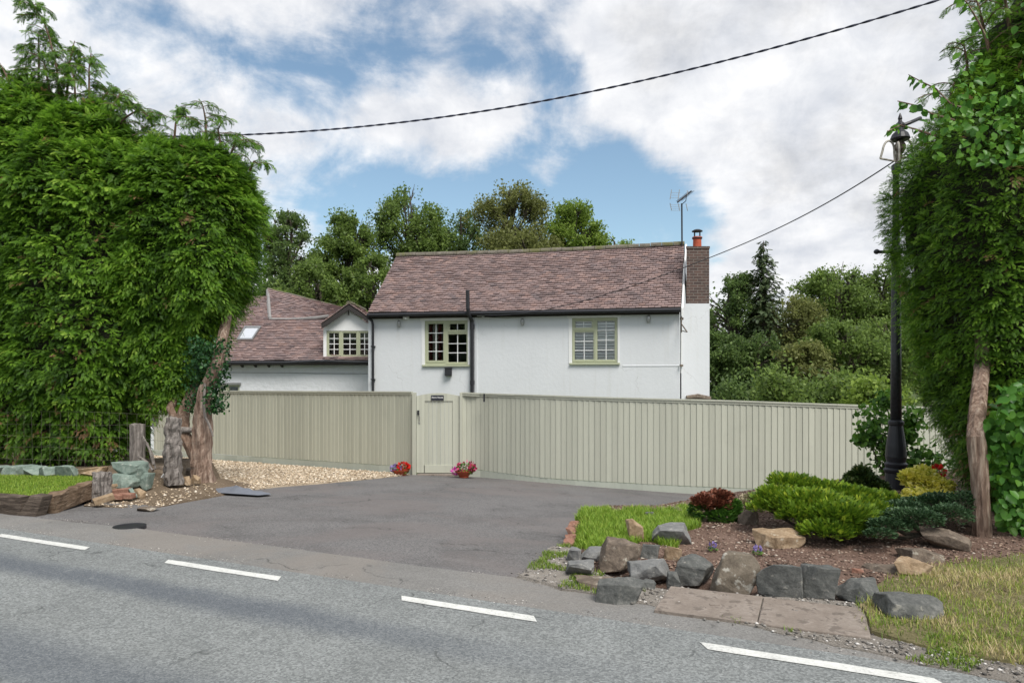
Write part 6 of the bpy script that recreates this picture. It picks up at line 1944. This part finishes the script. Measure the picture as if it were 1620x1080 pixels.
TR = [ # px, ytop, Z, halfwidth, mat, label, ybot, clumps, leaves
 (455, 322, 46, 44, 'oak2', 'dark leafy tree furthest left behind the wing roof', 520, 44, 15000),
 (548, 326, 44, 50, 'oak', 'broad mid green tree left of the tallest rounded crown', 520, 50, 19000),
 (648, 296, 47, 56, 'oak', 'tall rounded tree rising above the left end of the cottage ridge', 470, 50, 17000),
 (727, 326, 50, 44, 'oak2', 'lower tree between the two tallest crowns behind the ridge', 460, 34, 10000),
 (806, 295, 46, 58, 'oak4', 'tall olive crowned tree above the middle of the ridge', 430, 40, 15000),
 (912, 322, 44, 46, 'oak3', 'bright yellow green tree above the right half of the ridge', 440, 36, 11000),
 (965, 366, 44, 34, 'oak3', 'low bright tree whose crown just clears the ridge', 450, 22, 6000),
 (830, 368, 42, 60, 'oak4', 'low spreading olive tree just behind the ridge', 440, 24, 8000),
 (500, 410, 40, 50, 'oak', 'lower dense tree above the wing roof', 540, 40, 15000),
 (585, 405, 41, 42, 'oak', 'lower dense tree beside the left roof verge', 540, 36, 13000),
 (440, 440, 42, 40, 'oak2', 'dark low tree beside the left hedge above the wing roof', 560, 30, 10000),
 (1162, 424, 40, 42, 'oak2', 'sparse dark tree beside the chimney with sky showing through', 560, 30, 7500),
 (1318, 416, 42, 62, 'oak', 'broad open crowned tree in the middle of the right woodland', 560, 44, 15000),
 (1392, 412, 43, 50, 'oak', 'rounded tree beside the lamp post', 560, 44, 15000),
 (1250, 470, 40, 55, 'oak4', 'dense olive tree behind and right of the spruce', 610, 44, 15000),
 (1330, 505, 34, 62, 'oak', 'lower mid green tree in front of the open crowned tree', 625, 40, 15000),
 (1400, 505, 36, 60, 'oak', 'lower tree behind the lamp post shaft', 625, 40, 14000),
 (1140, 520, 36, 44, 'oak2', 'dark low tree against the chimney breast', 640, 36, 12000),
 (1195, 530, 35, 50, 'oak2', 'dark low tree under the spruce', 640, 36, 13000),
 (1275, 545, 32, 46, 'oak4', 'low olive tree above the middle of the right fence', 640, 32, 11000),
 (1470, 440, 44, 60, 'oak', 'tree mostly hidden behind the left side of the right hedge', 620, 34, 10000),
 (1560, 430, 44, 70, 'oak', 'tree hidden behind the right hedge', 620, 30, 8000),
]
for i, (px, yt, Z, hw, m, lb, yb, cl, lv) in enumerate(TR):
    sparse = 'sparse' in lb or 'open' in lb
    tree(px, yt, Z, hw, lb, m, yb, cl, lv, size=.27 if Z > 40 else .24, seed=i + 11, dens=.55 if sparse else 1.0, group='woodland trees behind the cottage' if px < 1000 else 'woodland trees beyond the right fence')
# spruce
sp = empty('spruce', (W(1208, 0, 39).x, 39, GZ), 'tall pointed spruce standing above the right woodland', 'spruce')
b = MB(); xs_ = W(1208, 0, 39).x; zt_ = W(0, 381, 39).z
b.tube([(xs_, 39, GZ), (xs_, 39, zt_)], [.22, .02], 8)
Pl, Tl = [], []
nz_ = 30
for k in range(nz_):
    f = k / nz_; z = zt_ - .1 - f * (zt_ - 2.0); L = .10 + 1.75 * f ** .8
    if f > .6: L *= .8
    for q in range(7 if k > 2 else 4):
        a = q * .9 + k * 1.1 + random.uniform(-.3, .3); l = L * random.uniform(.7, 1.15)
        d = Vector((math.cos(a), math.sin(a), 0)); e_ = Vector((xs_, 39, z - l * .22)) + d * l
        b.tube([(xs_, 39, z), e_], [.03, .008], 4, cap=False)
        m_ = int(l * (15 if f < .6 else 7)) + 3
        s = rng.random(m_); P = np.array((xs_, 39, z)) + (np.array(e_) - np.array((xs_, 39, z))) * s[:, None] + rng.normal(size=(m_, 3)) * .07
        Pl.append(P); Tl.append(np.tile(np.array(d), (m_, 1)) + rdir(m_) * .6 + [0, 0, -.3])
P = np.concatenate(Pl); n_ = len(P)
foliage('crown', P, np.concatenate(Tl), rdir(n_) * .5 + UP, .25 * (.6 + .7 * rng.random(n_)), NEEDLE, rng.normal(.5, .2, n_), M['spruce'], sp)
b.build('trunk', M['treebark'], sp)
# bushes over the fence
for i, (px, y, Z, r, m, lb) in enumerate(((1235, 610, 22, .9, 'oak', 'bright bush with pale stems rising behind the right fence'), (1345, 620, 20, .8, 'oak', 'leafy green bush above the fence near the lamp post'), (1170, 625, 25, .8, 'oak2', 'dark bush behind the fence beside the chimney breast'), (1290, 628, 24, .7, 'oak', 'low green bush behind the middle of the right fence'), (1395, 625, 18, .6, 'oak3', 'small bright bush behind the fence at the lamp post'))):
    c0 = W(px, 0, Z); c0.z = GZ; cs_ = []
    for k in range(9):
        cs_.append((W(px + random.uniform(-28, 28), y + random.uniform(-8, 30), Z + random.uniform(-.5, .5)), r * .7))
    leafy('bush', lb, c0, cs_, 3600, .14, m, LEAF4, 'bush', .06, 'bushes behind the right fence')
# distant tree belt closing the view: many small far trees
for i in range(18):
    px = -420 + i * 140 + random.uniform(-20, 20)
    yt = 505 + random.uniform(-15, 25)
    if 380 < px < 640: yt = 450
    if px > 1100: yt = 470 + random.uniform(-10, 25)
    tree(px, yt, random.uniform(62, 74), 100, 'distant tree in the far belt closing off the fields', 'oak2', 610, 26, 4200, size=.6, seed=300 + i, tr=.2, name='tree', group='distant trees of the far belt')
